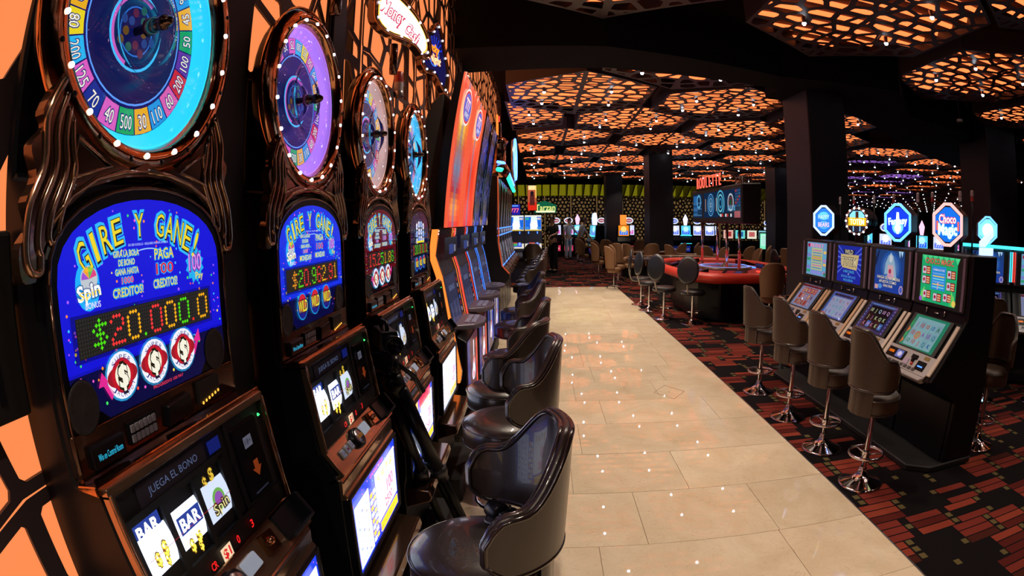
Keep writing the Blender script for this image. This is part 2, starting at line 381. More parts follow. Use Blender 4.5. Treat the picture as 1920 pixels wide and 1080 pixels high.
# lit back of the wall, seen through the lattice, with ribs
b = MB(); b.box(WX - .09, WX - .08, -2.2, 5.9, .1, 4.6); b.build('light_panel', G_WALL, wl)
b = MB()
F = lambda u, v, t: (WX - t, u, v)
y = -2.2; n = 0
while y < 5.7:
    y1 = y + 1.13; b = MB()
    lattice(b, [(y, .05), (y1, .05), (y1, 2.35), (y, 2.35)], .21, .26, 100 + n, .015, .008, F, rt=.07, jit=.46)
    lattice(b, [(y, 2.35), (y1, 2.35), (y1, 4.65), (y, 4.65)], .19, .25, 200 + n, .013, .008, F, rt=.07, jit=.46)
    b.build('lattice_screen', LATT, wl); y = y1 + .02; n += 1
b = MB()
for i in range(8): b.box(WX - .08, WX - .05, -2.2 + i * 1.15 - .012, -2.2 + i * 1.15 + .012, 0, 4.7)
b.build('rib', BLACKM, wl)
b = MB(); b.box(-3, -1.3, 5.9, 30, 0, 4.7); b.box(-1.3, WX, 5.9, 6.35, 0, 4.7); b.box(-1.3, -.85, 13.2, 13.4, 0, 4.7); ws = struct(b.build('wall_side', DARKWALL))
b = MB(); b.box(-.97, -.96, 6.35, 13.2, 2.0, 4.6); b.build('light_panel', G_WALL, ws)
for i in range(6):
    b = MB(); lattice(b, [(6.37 + i*1.14, 2.0), (7.49 + i*1.14, 2.0), (7.49 + i*1.14, 4.6), (6.37 + i*1.14, 4.6)], .21, .26, 400 + i, .015, .008, lambda u, v, t: (-.88 - t, u, v), rt=.07, jit=.46); b.build('lattice_screen', LATT, ws)
b = MB(); b.box(-3, 62, -3.2, -3.0, 0, 4.7); struct(b.build('wall_rear', DARKWALL))
b = MB(); b.box(61.8, 62, -3, 60, 0, 4.7); struct(b.build('wall_right', DARKWALL))
b = MB(); b.box(15.2, 62, 59.8, 60, 0, 4.7); struct(b.build('wall_far', DARKWALL))
# back wall with pierced ochre screens and the yellow band above
b = MB(); b.box(-3, 15.2, 29.2, 29.4, 0, 4.7); b.box(15.0, 15.2, 29.2, 59.8, 0, 4.7); wb = struct(b.build('wall_back', BLACKM))
b = MB(); b.box(-2.5, 14.9, 29.15, 29.19, .2, 2.95); b.build('light_panel', G_OCH, wb)
sm_ = []
for v in range(3):
    b = MB(); lattice(b, [(0, .2), (1.3, .2), (1.3, 2.95), (0, 2.95)], .20, .17, 300 + v, .032, .03, lambda u, v_, t: (u, t, v_)); sm_.append(b.data('lattice_screen', LATT))
x = -2.4; k = 0
while x < 13.6:
    o = bpy.data.objects.new('lattice_screen', sm_[k % 3]); C.objects.link(o); o.parent = wb; o.location = (x, 29.05, 0); x += 1.36; k += 1
b = MB(); b.box(-2.5, 14.9, 27.1, 29.1, 3.55, 3.6)
b.box(-2.5, 14.9, 29.0, 29.14, 2.95, 3.55); b.build('yellow_cove', G_YEL, wb)
b = MB(); fin = mat('olive_fin', (.20, .18, .01), .5)
x = -2.4; r_ = random.Random(5)
while x < 14.8:
    b.prism([(27.2, 3.5), (29.0, 3.5), (29.0, 2.75 + r_.uniform(-.1, .1)), (28.2, 3.0)], x, x + .06, 'x'); x += .42
b.build('fin', fin, wb); wb.children[-1]['kind'] = 'stuff'
b = MB(); b.box(-2.5, 14.9, 26.95, 27.1, 3.40, 4.6); struct(b.build('beam_back', DARKWALL)).name = 'ceiling_drop'
# columns
for i, (x, y, wx, wy) in enumerate(((3.45, 6.4, .60, .77), (3.24, 16.1, .72, .9), (2.9, 24.0, .72, .9), (8.30, 7.5, 1.0, .9), (8.2, 18.0, .72, .9))):
    b = MB(); b.box(x, x + wx, y, y + wy, 0, 4.7); b.box(x - .006, x + wx + .006, y - .006, y + wy + .006, 0, .12)
    bevel(struct(b.build('column', COLM)), .012, 1)

# ------ ceiling panels: hexagonal lattices under orange stepped recesses, with bulbs
HEX = [(0, 1.45), (-1.1, .72), (-1.1, -.72), (0, -1.45), (1.1, -.72), (1.1, .72)]
def panel_mesh(poly, seed):
    b = MB(); lattice(b, poly, .27, .23, seed, .026, -.005, lambda u, v, t: (u, v, -t), skew=.12, jit=.40, rt=.10)
    # a spine and the frame
    n = len(poly); A = sum(poly[i][0]*poly[(i+1) % n][1]-poly[(i+1) % n][0]*poly[i][1] for i in range(n))
    for i in range(n):
        p, q = Vector(poly[i]), Vector(poly[(i+1) % n]); d = (q - p).normalized(); nn = Vector((-d.y, d.x)) * (1 if A > 0 else -1) * .035
        b.add([(*p, -.001), (*q, -.001), (*(q+nn), -.001), (*(p+nn), -.001), (*p, .26), (*q, .26)], [(0, 3, 2, 1), (0, 1, 5, 4)])
    ys = [p[1] for p in poly]
    P = clip(clip(poly, 1, 0, .035), -1, 0, .035)
    if len(P) > 2: b.add([(x, y, -.002) for x, y in P], [list(range(len(P)))[::-1] if A > 0 else list(range(len(P)))])
    r = MB(); y = min(ys); P0 = .27
    while y < max(ys):
        for m_, P in ((0, clip(clip(poly, 0, 1, y + P0 * .11), 0, -1, -y)), (1, clip(clip(poly, 0, 1, y + P0), 0, -1, -(y + P0 * .11)))):
            if len(P) < 3: continue
            if m_ == 0: z = lambda v: .16 - (v - y) / (P0 * .11) * .045     # lit riser
            else: z = lambda v: (.115) + (v - y - P0 * .11) / (P0 * .89) * .045
            r.add([(u, v, z(v)) for u, v in P], [list(range(len(P)))], m_)
        y += P0
    return b.data('lattice_panel', LATT), r.data('lit_recess', [G_CEIL, REDWOOD])
HM = [panel_mesh(HEX, 11 + i) for i in range(3)]
HMP = []
for q in HM: p_ = q[1].copy(); p_.materials[0] = G_PURP; HMP.append(p_)
bm_ = MB(); bm_.lathe([(.026, .07), (.022, .03), (.026, .0)], 10, 0); bm_.add([(0, 0, 0)], []); 
bm_.lathe([(.0, -.026), (.015, -.021), (.022, -.008), (.022, .004)], 10, 1, sm=True); BM = bm_.data('bulb', [STEEL, BULBW])
def ceiling_panel(cx, cy, poly=None, seed=0, z=3.6, tilt=(0, 0), nb=4, light=True, purple=False, where=''):
    t = thing('ceiling_lattice', 'orange lattice ceiling panel, ' + where, 'ceiling panel', (cx, cy, z), 0, 'orange ceiling panels')
    qn = iter(('far left', 'far right', 'near right', 'near left'))
    t.rotation_euler = (tilt[0], tilt[1], 0)
    me = HM[seed % 3] if poly is None else panel_mesh(poly, seed)
    if purple and poly is None: me = (me[0], HMP[seed % 3])
    for m_, n_ in zip(me, ('pierced_sheet', 'lit_recess')):
        o = bpy.data.objects.new(n_, m_); C.objects.link(o); o.parent = t
    P = poly or HEX
    for bx, by in ((-.58, .42), (.52, .5), (.45, -.45), (-.55, -.4))[:nb]:
        q_ = next(qn)
        if any(((P[(i+1) % len(P)][0]-P[i][0])*(by-P[i][1])-(P[(i+1) % len(P)][1]-P[i][1])*(bx-P[i][0])) < .08 for i in range(len(P))): continue
        o = bpy.data.objects.new('ceiling_spotlight', BM); C.objects.link(o); o.location = (cx + bx, cy + by, z - .03)
        tag(o, q_ + ' spotlight of ceiling panel ' + where, 'spotlight', 'white spotlights under the ceiling panels')
        if light and SPOTS is not None: SPOTS.append((cx + bx, cy + by, z - .12))
SPOTS = []
A0, va, vb = (.65, 8.55), (2.48, .5), (1.22, 2.55); r_ = random.Random(9)
near = [(.65, 3.7), (3.17, 4.25), (5.75, 5.15), (8.3, 6.1), (4.42, 2.1), (6.95, 2.85), (9.5, 3.7), (10.9, 7.0), (12.1, 4.6), (-.0, -1.2), (3.2, -.4), (5.8, .4)]
NW = ['cut by the top edge, left of the dome camera', 'largest before the beam, right of the dome camera', 'before the beam at the upper right', 'before the beam, above the right edge column', 'overhead above the right bank', 'overhead beyond the right bank', 'overhead near the right wall', 'before the beam, nearest the right wall', 'far right before the beam', 'straight overhead', 'overhead right of the aisle', 'overhead behind the picture on the right']
for i, (x, y) in enumerate(near): ceiling_panel(x, y, None, i, 3.6, (r_.uniform(-.02, .02), r_.uniform(-.02, .02)), where=NW[i])
ceiling_panel(1.93, 6.5, [(1.1, .12), (1.1, .72), (0, 1.22), (-1.1, .42), (-1.1, -.36)], 41, 3.56, (-.03, 0), 4, where='cut short by the beam above the aisle')
OR = ['first', 'second', 'third', 'fourth', 'fifth', 'sixth', 'seventh', 'eighth', 'ninth', 'tenth', 'eleventh', 'twelfth', 'thirteenth', 'fourteenth', 'fifteenth', 'sixteenth', 'seventeenth', 'eighteenth', 'nineteenth', 'twentieth']
for j in range(0, 19):
    kk = 0
    for i in range(-10, 20):
        x = A0[0] + i * va[0] + j * vb[0]; y = A0[1] + i * va[1] + j * vb[1]
        far = y > 26.6 or x > 17
        if x < -1.3 or y < 8 or (j == 0 and i > 2) or (far and not (y < 47 and x < 50 and .60 * y < x < 1.13 * y and x > 15)): continue
        if y < x * .42 + 7.0: continue
        P = None
        if (x < .6 or y > 25.4) and not far:
            P = clip(clip(HEX, -1, 0, x + .55), 0, 1, 26.9 - y)
            if len(P) < 3 or max(p[0] for p in P) - min(p[0] for p in P) < .4: continue
        ceiling_panel(x, y, P, i * 7 + j * 3 + 50, 3.6 + r_.uniform(-.03, .03), (r_.uniform(-.025, .025), r_.uniform(-.02, .02)), 4 if y < 20 and not far else (3 if not far else 2), light=not far, purple=(y > 13 and .56 * y < x < .80 * y and (i + j) % 3 != 0), where=OR[kk] + ' from left, ' + OR[j] + ' row beyond the beam'); kk += 1
for x, y, z in SPOTS:
    if x < 6.5 and y < 14.5 and x > -1: spot(x, y, z, SPOT_W if x < 2.2 else SPOT_W * .30)
    elif y < 24 and x < 8 and (int(x * 7) % 3 == 0): spot(x, y, z, SPOT_W * .5)
# two dome cameras and a small white device on the soffit
for (x, y, z, l) in ((1.66, 4.1, 3.6, 'white dome camera under the black ceiling at the top of the picture'), (6.5, 6.5, 3.35, 'small white dome camera under the black beam before the right panels')):
    t = thing('dome_camera', l, 'camera', (x, y, z))
    b = MB(); b.tube([(0, 0, 0), (0, 0, 4.7 - z)], .012, 6); b.build('rod', BLACKM, t)
    b = MB(); b.lathe([(.055, 0), (.055, -.03), (.045, -.04)], 16); b.build('housing', mat('white_plastic', (.5, .5, .5), .4), t)
    b = MB(); b.lathe([(.04, -.04), (.034, -.065), (.015, -.08), (0, -.083)], 16); b.build('dome', BLACK, t)


mat_navy = mat('navy_side', (.012, .014, .035), .5); mat_wl = mat('white_lens', (.42, .38, .42), .3); mat_rl = mat('red_lens', (.35, .04, .04), .3)

# ================================================================== WHEEL SLOT MACHINES (front is -y, z up; width about .56)
CONF = ['#ff5040', '#ffe040', '#40e060', '#40c0ff', '#ff60d0', '#ff9020', '#b060ff']
def arch(wd, z0, zs, zt, n=16):
    """a flat-bottomed outline with an arched top"""
    P = [(-wd, z0), (wd, z0)]
    for k in range(n + 1):
        a = PI * k / n; P.append((wd * math.cos(a), zs + (zt - zs) * math.sin(a) ** .85))
    return P
def confetti(A, x0, x1, y0, y1, n, seed, l=1):
    r = random.Random(seed)
    for _ in range(n):
        c = r.choice(CONF); x = r.uniform(x0, x1); y = r.uniform(y0, y1); s = r.uniform(.0016, .0034)
        if r.random() < .5: A.disc(x, y, s, c, l, n=6)
        else: A.poly([(x - s, y), (x, y - s), (x + s, y), (x, y + s)], c, l)
def arc_word(A, word, cx, cy, R, a0, a1, h, c, c2, l, tall=1.3):
    n = len(word)
    for i, ch in enumerate(word):
        t = i / (n - 1); a = a0 + (a1 - a0) * t
        if ch == ' ': continue
        hh = h * (1 + (tall - 1) * (abs(t - .5) * 2) ** 1.5)
        A.text(ch, cx + R * math.sin(a), cy + R * math.cos(a), hh * 1.05, '#30b8ff', l, w=h * .86 * (.45 if ch in 'I!' else 1.), rot=-a * .9, off=.09)
        A.text(ch, cx + R * math.sin(a) + .001, cy + R * math.cos(a) - .001, hh, '#101030', l + 1, w=h * .64 * (.40 if ch in 'I!' else 1.), rot=-a * .9, off=.04)
        A.text(ch, cx + R * math.sin(a), cy + R * math.cos(a), hh, c, l + 2, w=h * .60 * (.38 if ch in 'I!' else 1.), rot=-a * .9)
def spin_logo(A, x, y, s, l=2):
    A.disc(x, y + .004 * s, .030 * s, '#20b0ff', l, .040 * s)
    A.disc(x + .004 * s, y + .014 * s, .021 * s, '#c0c8d0', l + 1)
    for k, c in enumerate(('#e04080', '#50c040', '#f0a030', '#a050d0')):
        A.poly([(x + .004*s, y + .014*s)] + [(x + .004*s + .019*s*math.cos(a), y + .014*s + .019*s*math.sin(a)) for a in (k*.75+.2, k*.75+.55, k*.75+.9)], c, l + 2)
    A.text('Spin', x, y - .004 * s, .024 * s, '#103080', l + 3, w=.062 * s, off=.10, rot=.12)
    A.text('Spin', x, y - .004 * s, .024 * s, '#ffffff', l + 4, w=.058 * s, off=.03, rot=.12)
    A.text('Spin', x + .001*s, y - .008 * s, .012 * s, '#ffd820', l + 5, w=.050 * s, rot=.12)
    A.text('BONUS', x + .008 * s, y - .027 * s, .010 * s, '#e0e0ff', l + 4, w=.038 * s, off=.02)
def led(A, s, x0, x1, y0, y1, cols, l=2, rows=9):
    """dot-matrix digits"""
    A2 = A; p = (y1 - y0) / 11.; glyph = []
    wd = (x1 - x0) / sum(3 if c in '.,' else 6.6 for c in s); x = x0 + wd * .5; k = 0
    for ch in s:
        g = DIG[ch].split(); cc = cols[k % len(cols)]
        for j, rw in enumerate(g):
            for i, v in enumerate(rw):
                if v == '1':
                    px = x + i * wd * 1.12; py = y1 - p * (2 + j * 1.15)
                    A2.poly([(px - wd*.56, py), (px, py - p*.60), (px + wd*.56, py), (px, py + p*.60)], cc, l)
        x += wd * (3 if ch in '.,' else 6.6)
        k += 1
SCHEMES = {
 'blue':  dict(bg='#1414d8', word='#f0d828', bg2='#08083c'),
 'royal': dict(bg='#1830e0', word='#f0d828', bg2='#08083c'),
 'maroon': dict(bg='#5a0c18', word='#f0d828', bg2='#12060c'),
 'violet': dict(bg='#0c0c30', word='#ffffff', bg2='#08081c')}
WN = ['80', '200', '125', '70', '40', '500', '30', '110', '60', '200', '100', '50', '45', '90', '150', '25', '300', '75', '35', '100', '250', '20']
WC = ['#f0d820', '#20b8f0', '#e060c0', '#183090', '#e060c0', '#20a860', '#f0b020', '#2898e0', '#e060b0', '#d02030', '#6030a0', '#10a060', '#f0b020', '#2898e0', '#e060b0']
def tri_curve(P, n=10):
    """smooth curve through points"""
    out = []
    for i in range(len(P) - 1):
        p0 = Vector(P[max(i-1, 0)]); p1 = Vector(P[i]); p2 = Vector(P[i+1]); p3 = Vector(P[min(i+2, len(P)-1)])
        for k in range(n):
            t = k / n; out.append(.5 * ((2*p1) + (p2-p0)*t + (2*p0-5*p1+4*p2-p3)*t*t + (3*p1-p0-3*p2+p3)*t**3))
    out.append(Vector(P[-1])); return out
Z0, RW = 2.003, .292        # wheel centre height and outer radius
def wheel_slot(yc, label, scheme, glowcol, jackpot, jcols, lettering='MONEDAS!', logo='WILD', numbers=True, hw=.272, seed=0, detail=1, belly=0):
    S = SCHEMES[scheme]
    t = thing('wheel_slot_machine', label, 'slot machine', (-.70, yc, 0), PI / 2, 'wheel slot machines in the left row')
    # cabinet: side profile (y, z)
    b = MB()
    b.prism([(-.13, .02), (-.13, .50), (-.145, .57), (-.150, .86), (-.150, .90), (-.100, .985), (-.066, 1.235), (.0, 1.238), (.004, 1.70), (.068, 1.71), (.068, 2.02), (.09, 2.02), (.10, 1.6), (.10, .02)], -hw, hw, 'x')
    bevel(b.build('cabinet', BLACK, t), .006, 1)
    b = MB(); M = Matrix.Translation((0, .0, Z0)) @ Matrix.Rotation(PI/2, 4, 'X')
    b.lathe([(0, -.064), (RW - .02, -.064), (RW - .012, -.055), (RW - .012, 0)], 40, M=M); b.build('wheel_drum', BLACK, t)
    # --- wheel: rim, ring light, face, dome, hub
    M = Matrix.Translation((0, .018, Z0)) @ Matrix.Rotation(PI/2, 4, 'X')
    b = MB(); b.lathe([(RW + .004, -.01), (RW + .014, .006), (RW + .006, .016), (RW - .004, .022), (RW - .022, .030), (RW - .042, .028), (RW - .050, .014), (RW - .053, .0)], 56, M=M)
    rim = b.build('wheel_rim', COPPER, t)
    b = MB()
    for k in range(18):
        a = 2 * PI * (k + .5) / 18; b.lathe([(.0058, 0), (.005, .004), (0, .006)], 8, M=M @ Matrix.Translation(((RW-.036)*math.cos(a), (RW-.036)*math.sin(a), .029)))
    stuff(b.build('rim_bulbs', BULB, rim))
    b = MB()
    for k in range(36):
        if k % 2: continue
        a = 2 * PI * k / 36; b.lathe([(.006, 0), (.005, .002), (0, .0022)], 8, M=M @ Matrix.Translation(((RW-.024)*math.cos(a), (RW-.024)*math.sin(a), .029)))
    stuff(b.build('rim_screws', BLACK, rim))
    b = MB(); b.lathe([(RW - .053, .0), (RW - .060, -.012), (RW - .084, -.034)], 56, M=M); b.build('ring_light', glowcol, t)
    A = Art((0, .018, Z0)); A.F = A.F @ Matrix.Translation((0, 0, -.034)); ro = RW - .083; ri = ro - .052
    A.disc(0, 0, ro, '#0c1060', 0, n=40)
    N = 22; h0 = random.Random(seed + 4).random() * .2
    for k in range(N):
        a0 = -PI/2 + 2*PI*(k - 5.5) / N; a1 = a0 + 2*PI/N * .94; am = (a0 + a1) / 2; c = WC[k % len(WC)]
        A.poly([(ri*math.cos(a0), ri*math.sin(a0)), (ro*.99*math.cos(a0), ro*.99*math.sin(a0)), (ro*.99*math.cos(am), ro*.99*math.sin(am)), (ro*.99*math.cos(a1), ro*.99*math.sin(a1)), (ri*math.cos(a1), ri*math.sin(a1)), (ri*math.cos(am), ri*math.sin(am))], c, 1)
        rm = (ri + ro) / 2; wd = .034 if len(WN[k]) > 2 else .025
        A.text(WN[k], rm*math.cos(am), rm*math.sin(am), .030, '#203080', 2, w=wd + .004, rot=am + PI/2, off=.05)
        A.text(WN[k], rm*math.cos(am), rm*math.sin(am), .028, '#fff8e0', 3, w=wd, rot=am + PI/2)
    A.disc(0, 0, ri - .006, '#10144c', 1, n=40)
    A.ring(0, 0, ri - .010, ri - .006, '#60a0ff', 2, n=40)
    A.ring(0, 0, .078, .084, '#40c0ff', 2, n=32); A.ring(0, 0, .070, .078, '#d060c0', 2, n=32, a0=1, a1=4.4); A.ring(0, 0, .050, .053, '#3070d0', 2)
    for k in range(14): A.disc(.06*math.cos(k*2.4)*(.4+.04*k), .06*math.sin(k*2.4)*(.4+.04*k), .010, ('#6a4a20', '#204080', '#5a2040', '#205a50')[k % 4], 3, n=9)
    A.build('wheel_face', PRINT, t)
    b = MB(); b.lathe([(RW - .058, .0), (RW - .10, .012), (.14, .018), (.11, .018), (.105, .01), (.085, .008), (.08, .018), (.05, .035), (.02, .044), (0, .045)], 48, M=M); b.build('dome', DOME, t)
    b = MB(); b.lathe([(.010, -.04), (.010, .030), (.016, .032), (.016, .045), (.011, .046), (.011, .056), (.006, .062), (0, .063)], 14, M=M); b.lathe([(.02, .0), (.018, .02), (.01, .03)], 14, M=M); b.build('hub', BRONZED, t)
    b = MB(); b.lathe([(.075, -.045), (.068, -.02), (.04, -.002), (.012, .008)], 32, M=M); b.build('hub_cone', DOME, t)
    # --- scrolls between wheel and arch
    for sx in (-1, 1):
        b = MB()
        out = tri_curve([(-.235, 1.86), (-.272, 1.80), (-.262, 1.775), (-.292, 1.745), (-.278, 1.70), (-.300, 1.665), (-.290, 1.63), (-.315, 1.60), (-.312, 1.555), (-.285, 1.552)], 4)
        inn = [(-.262, 1.60), (-.225, 1.645), (-.16, 1.685), (-.07, 1.705), (0, 1.71), (0, 1.735)] + [(-(RW - .004) * math.sin(a), Z0 - (RW - .004) * math.cos(a)) for a in (.15, .35, .55, .75, .93)]
        P = [(p[0], p[1]) for p in out] + inn
        if sx > 0: P = [(-x, z) for x, z in P][::-1]
        b.prism(P, -.012, .012, 'y')
        o = b.build('scroll_plate', BRONZED, t)
        b = MB()
        for q, (dx, tr) in enumerate(((0, .0065), (.024, .006), (.046, .0055), (.066, .005))):
            c = [(-.232 + dx*.4, 1.85 - dx*.9), (-.262 + dx*.95, 1.79 - dx*.7), (-.262 + dx*1.05, 1.72 - dx*.2), (-.292 + dx*1.1, 1.66 - dx*.1), (-.303 + dx*1.1, 1.60 + dx*.35), (-.296 + dx*1.05, 1.568 + dx*.75)]
            if q == 0: c += [(-.275, 1.565), (-.272, 1.59)]
            b.tube([(sx * -abs(p[0]) * 1., -.014, p[1]) for p in tri_curve([(x, z) if True else 0 for x, z in c], 5)], tr, 7)
        # small triangular pockets by the wheel
        tr_ = [(-.165, 1.74), (-.10, 1.715), (-.115, 1.76)]
        tr_ = [(-.19, 1.765), (-.105, 1.722), (-.20, 1.70)]
        b.tube([(sx * -abs(x), -.014, z) for x, z in tr_], .005, 6, True)
        b.tube([(sx * -abs(x), -.013, z) for x, z in ((-.0, 1.718), (-.07, 1.714), (-.14, 1.70), (-.20, 1.672), (-.25, 1.63))], .005, 6)
        b.build('scroll', BRONZE, o)
    # --- arched top glass
    b = MB(); P = arch(hw - .004, 1.245, 1.545, 1.695); b.prism(P, -.014, .005, 'y'); bevel(b.build('top_frame', BLACK, t), .004, 1)
    b = MB(); b.tube([(x, -.016, z) for x, z in arch(hw - .012, 1.30, 1.545, 1.688)[2:]], .0035, 6); b.tube([(hw - .012, -.016, 1.545), (hw - .012, -.016, 1.26)], .003, 6); b.tube([(-hw + .012, -.016, 1.545), (-hw + .012, -.016, 1.26)], .003, 6)
    b.build('frame_trim', BRONZED, t)
    A = Art((0, -.0145, 0)); P = arch(hw - .030, 1.40, 1.54, 1.668)
    A.poly(P, S['bg'], 0); P2 = [(-hw + .030, 1.405), (-hw + .03, 1.34), (-.18, 1.335), (-.15, 1.31), (.13, 1.31), (.16, 1.34), (hw - .03, 1.345), (hw - .03, 1.405)]
    A.poly(P2, S['bg2'], 0)
    confetti(A, -.235, .235, 1.42, 1.58, 60, seed); confetti(A, -.15, .15, 1.58, 1.655, 22, seed + 1); confetti(A, -.235, .235, 1.34, 1.41, 40, seed + 2)
    for s_ in (-1, 1): confetti(A, s_ * .222 - .012, s_ * .222 + .012, 1.35, 1.53, 16, seed + 5, 2)
    if numbers:
        arc_word(A, 'GIRE Y GANE!', -.010, 1.300, .325, -.545, .53, .042, S['word'], 0, 2)
        A.ring(-.005, 1.42, .160, .162, '#a0d0ff', 2, 12, PI/2 - .38, PI/2 + .38)
        A.text('EN 3ER RODILLO - REQUIERE MAXIMA APUESTA', 0, 1.590, .0042, '#c0d0ff', 2, w=.12)
        for i, (s_, c, z, hh, wv) in enumerate((('GIRA LA BOLA', S['word'], 1.577, .0105, .072), ('DE BONO', S['word'], 1.562, .0105, .046), ('GANA HASTA', S['word'], 1.547, .0105, .066), ('1000', '#ff2030', 1.532, .011, .034), ('CREDITOS!' if lettering == 'CREDITOS!' else lettering, S['word'], 1.513, .0150, .086))):
            A.otext(s_, -.068, z, hh, c, '#20a0f0', 3, wv, off=.10)
        A.otext('PAGA', .045, 1.570, .020, S['word'], '#20a0f0', 3, .062, off=.07); A.otext('100', .045, 1.543, .020, '#e01828', '#20a0f0', 3, .056, off=.07)
        A.otext(lettering, .045, 1.516, .016, S['word'], '#20a0f0', 3, .078, off=.08)
        spin_logo(A, -.172, 1.530, 1.0)
        P = [(.150 + (.030 + .004 * ((k % 2) * 2 - 1)) * math.cos(2*PI*k/24), 1.540 + (.034 + .004 * ((k % 2) * 2 - 1)) * math.sin(2*PI*k/24)) for k in range(24)]
        A.poly(P, '#20b0f0', 2); A.otext('100', .150, 1.546, .034, '#e090f0', '#7030b0', 3, .046, off=.08); A.otext('Pay', .162, 1.518, .014, '#f8e860', '#203080', 5, .028, off=.06)
    else:
        A.rect(-.12, 1.50, .12, 1.60, '#101838', 1)
        for k in range(4):
            for j in range(3): A.disc(-.085 + k * .057, 1.50 + j * .042 + (.012 if k in (1, 2) else 0), .022, ('#d8e8ff', '#a0c8ff', '#f0f0ff')[(k + j) % 3], 2, .020, 8); A.text('BAR', -.085 + k * .057, 1.50 + j * .042 + (.012 if k in (1, 2) else 0), .012, '#2050d0', 3, .03, off=.03)
        A.rect(-.10, 1.492, .10, 1.502, '#f0e020', 4)
    # LED sign
    A.rect(-.222, 1.418, .200, 1.492, '#06060a', 5); A.rect(-.212, 1.424, .192, 1.487, '#1c1a18', 6)
    if detail:
        for i in range(62):
            for j in range(10): A.rect(-.209 + i * .00645, 1.4265 + j * .0061, -.209 + i * .00645 + .004, 1.4265 + j * .0061 + .004, '#2c2a26', 7)
    led(A, jackpot, -.205 + (.03 if detail else 0), .190, 1.420, 1.490, jcols, 9)
    # three emblems under the sign
    for i, x in enumerate((-.112, -.016, .080)):
        z = 1.378 + i * .002
        if logo == 'SUPER':
            A.disc(x, z, .046, '#30b0f0', 5, .044); A.disc(x, z, .042, '#f4f4ff', 6, .040); A.disc(x, z, .042, '#a01828', 7, .020); A.disc(x, z, .030, '#c01828', 7.5)
            A.disc(x, z, .021, '#f8f0d8', 8); A.text('$', x, z, .040, '#20180c', 9, w=.030, off=.10); A.text('$', x, z, .038, '#f8f4e0', 10, w=.026, off=.03)
            for q, ch in enumerate('SUPER'): a = .75 - q * .375; A.text(ch, x + .0315*math.sin(-a), z + .0315*math.cos(a), .0085, '#202880', 9, w=.008, rot=a)
            for q, ch in enumerate('JACKPOT'): a = -.95 + q * .316; A.text(ch, x + .0315*math.sin(a), z - .0315*math.cos(a), .0085, '#202880', 9, w=.007, rot=a)
        else:
            A.disc(x, z - .004, .038, '#20a0f0', 5, .040); A.disc(x, z - .004, .034, '#101880', 6, .036); A.disc(x, z + .006, .026, '#d02038', 7, .026)
            A.otext(logo, x, z - .002, .034, '#f8e840', '#401020', 8, .064, off=.09)
    if logo == 'SUPER':
        A.poly([(-.150, 1.345), (-.165, 1.372), (-.178, 1.372), (-.165, 1.395), (-.150, 1.375), (-.156, 1.374), (-.140, 1.355)], '#e02890', 6)
        A.poly([(.112, 1.372), (.128, 1.388), (.120, 1.39), (.142, 1.412), (.146, 1.385), (.137, 1.387), (.120, 1.362)], '#e02890', 6)
        A.text('PROGRESIVO 100 PAY', .02, 1.334, .006, '#f04050', 6, w=.10)
    A.build('top_glass_print', PRINT, t)
    for x, z in ((-.222, 1.352), (.198, 1.356)):
        b = MB(); b.lathe([(.040, 0), (.038, .004), (.033, .005), (.030, .003), (.012, .005), (0, .006)], 24, M=Matrix.Translation((x, -.014, z)) @ Matrix.Rotation(PI/2, 4, 'X'), sy=1.15); b.build('speaker', SPK, t)
    b = MB(); b.face([(-hw + .01, -.017, 1.26), (hw - .01, -.017, 1.26), (hw - .01, -.017, 1.55), (-hw + .01, -.017, 1.55)])
    b.build('glass', GLASS, t)
    # lower strip: dark fascia, card display, keypad, slot, lights
    b = MB(); b.box(-hw + .006, hw - .006, -.018, .0, 1.238, 1.318); bevel(b.build('lower_fascia', BRONZED, t), .003, 1)
    d = MB(); d.box(-.236, -.148, -.030, -.015, 1.252, 1.292); o = bevel(d.build('card_reader', BLACK, t), .004, 2)
    A = Art((-.192, -.0305, 1.272)); A.text('Win en Control Room', 0, 0, .012, '#30c8f0', 1, w=.066); A.build('display_text', PRINT, o)
    d = MB(); d.box(-.128, -.045, -.024, -.016, 1.258, 1.298); kp = d.build('keypad', BLACK, t); d = MB()
    for i in range(6):
        for j in range(2): d.box(-.124 + i*.0130, -.115 + i*.0130, -.027, -.023, 1.262 + j*.018, 1.275 + j*.018)
    stuff(d.build('keys', GREYP, kp))
    d = MB(); d.prism([(-.015, 1.252), (.075, 1.258), (.070, 1.300), (-.010, 1.294)], -.030, -.016, 'y'); bevel(d.build('ticket_slot', BLACK, t), .003, 1)
    d = MB(); d.box(.105, .185, -.026, -.016, 1.262, 1.306); ll = d.build('light_strip', BLACKM, t); d = MB()
    for i in range(6): d.lathe([(.0038, 0), (0, .003)], 6, M=Matrix.Translation((.113 + i * .0125, -.028, 1.263 + i*.002)) @ Matrix.Rotation(PI/2, 4, 'X'))
    stuff(d.build('amber_lights', glow_amber, ll))
    # copper ledge
    b = MB(); b.prism([(-.020, 1.238), (-.022, 1.246), (-.070, 1.254), (-.072, 1.236)], -hw - .012, hw + .010, 'x'); bevel(b.build('ledge', COPPER, t), .002, 1)
    # --- reel window: frame plane from (y -.072, z 1.24) to (-.100, .985)
    o0 = Vector((0, -.0665, 1.235)); o1 = Vector((0, -.1025, .985)); v = (o0 - o1).normalized(); HH = (o0 - o1).length
    A = Art(o1, (1, 0, 0), v); Fm = A.F
    b = MB(Fm); fw = .014
    b.box(-hw, -hw + fw, 0, HH, 0, .018); b.box(hw - fw, hw, 0, HH, 0, .018); b.box(-hw, hw, HH - .008, HH + .010, 0, .018)
    for x in (-hw + .004, hw - .004): b.tube([(x, 0, .018), (x, HH, .018)], .004, 6)
    bevel(b.build('reel_frame', BRONZE, t), .003, 1)
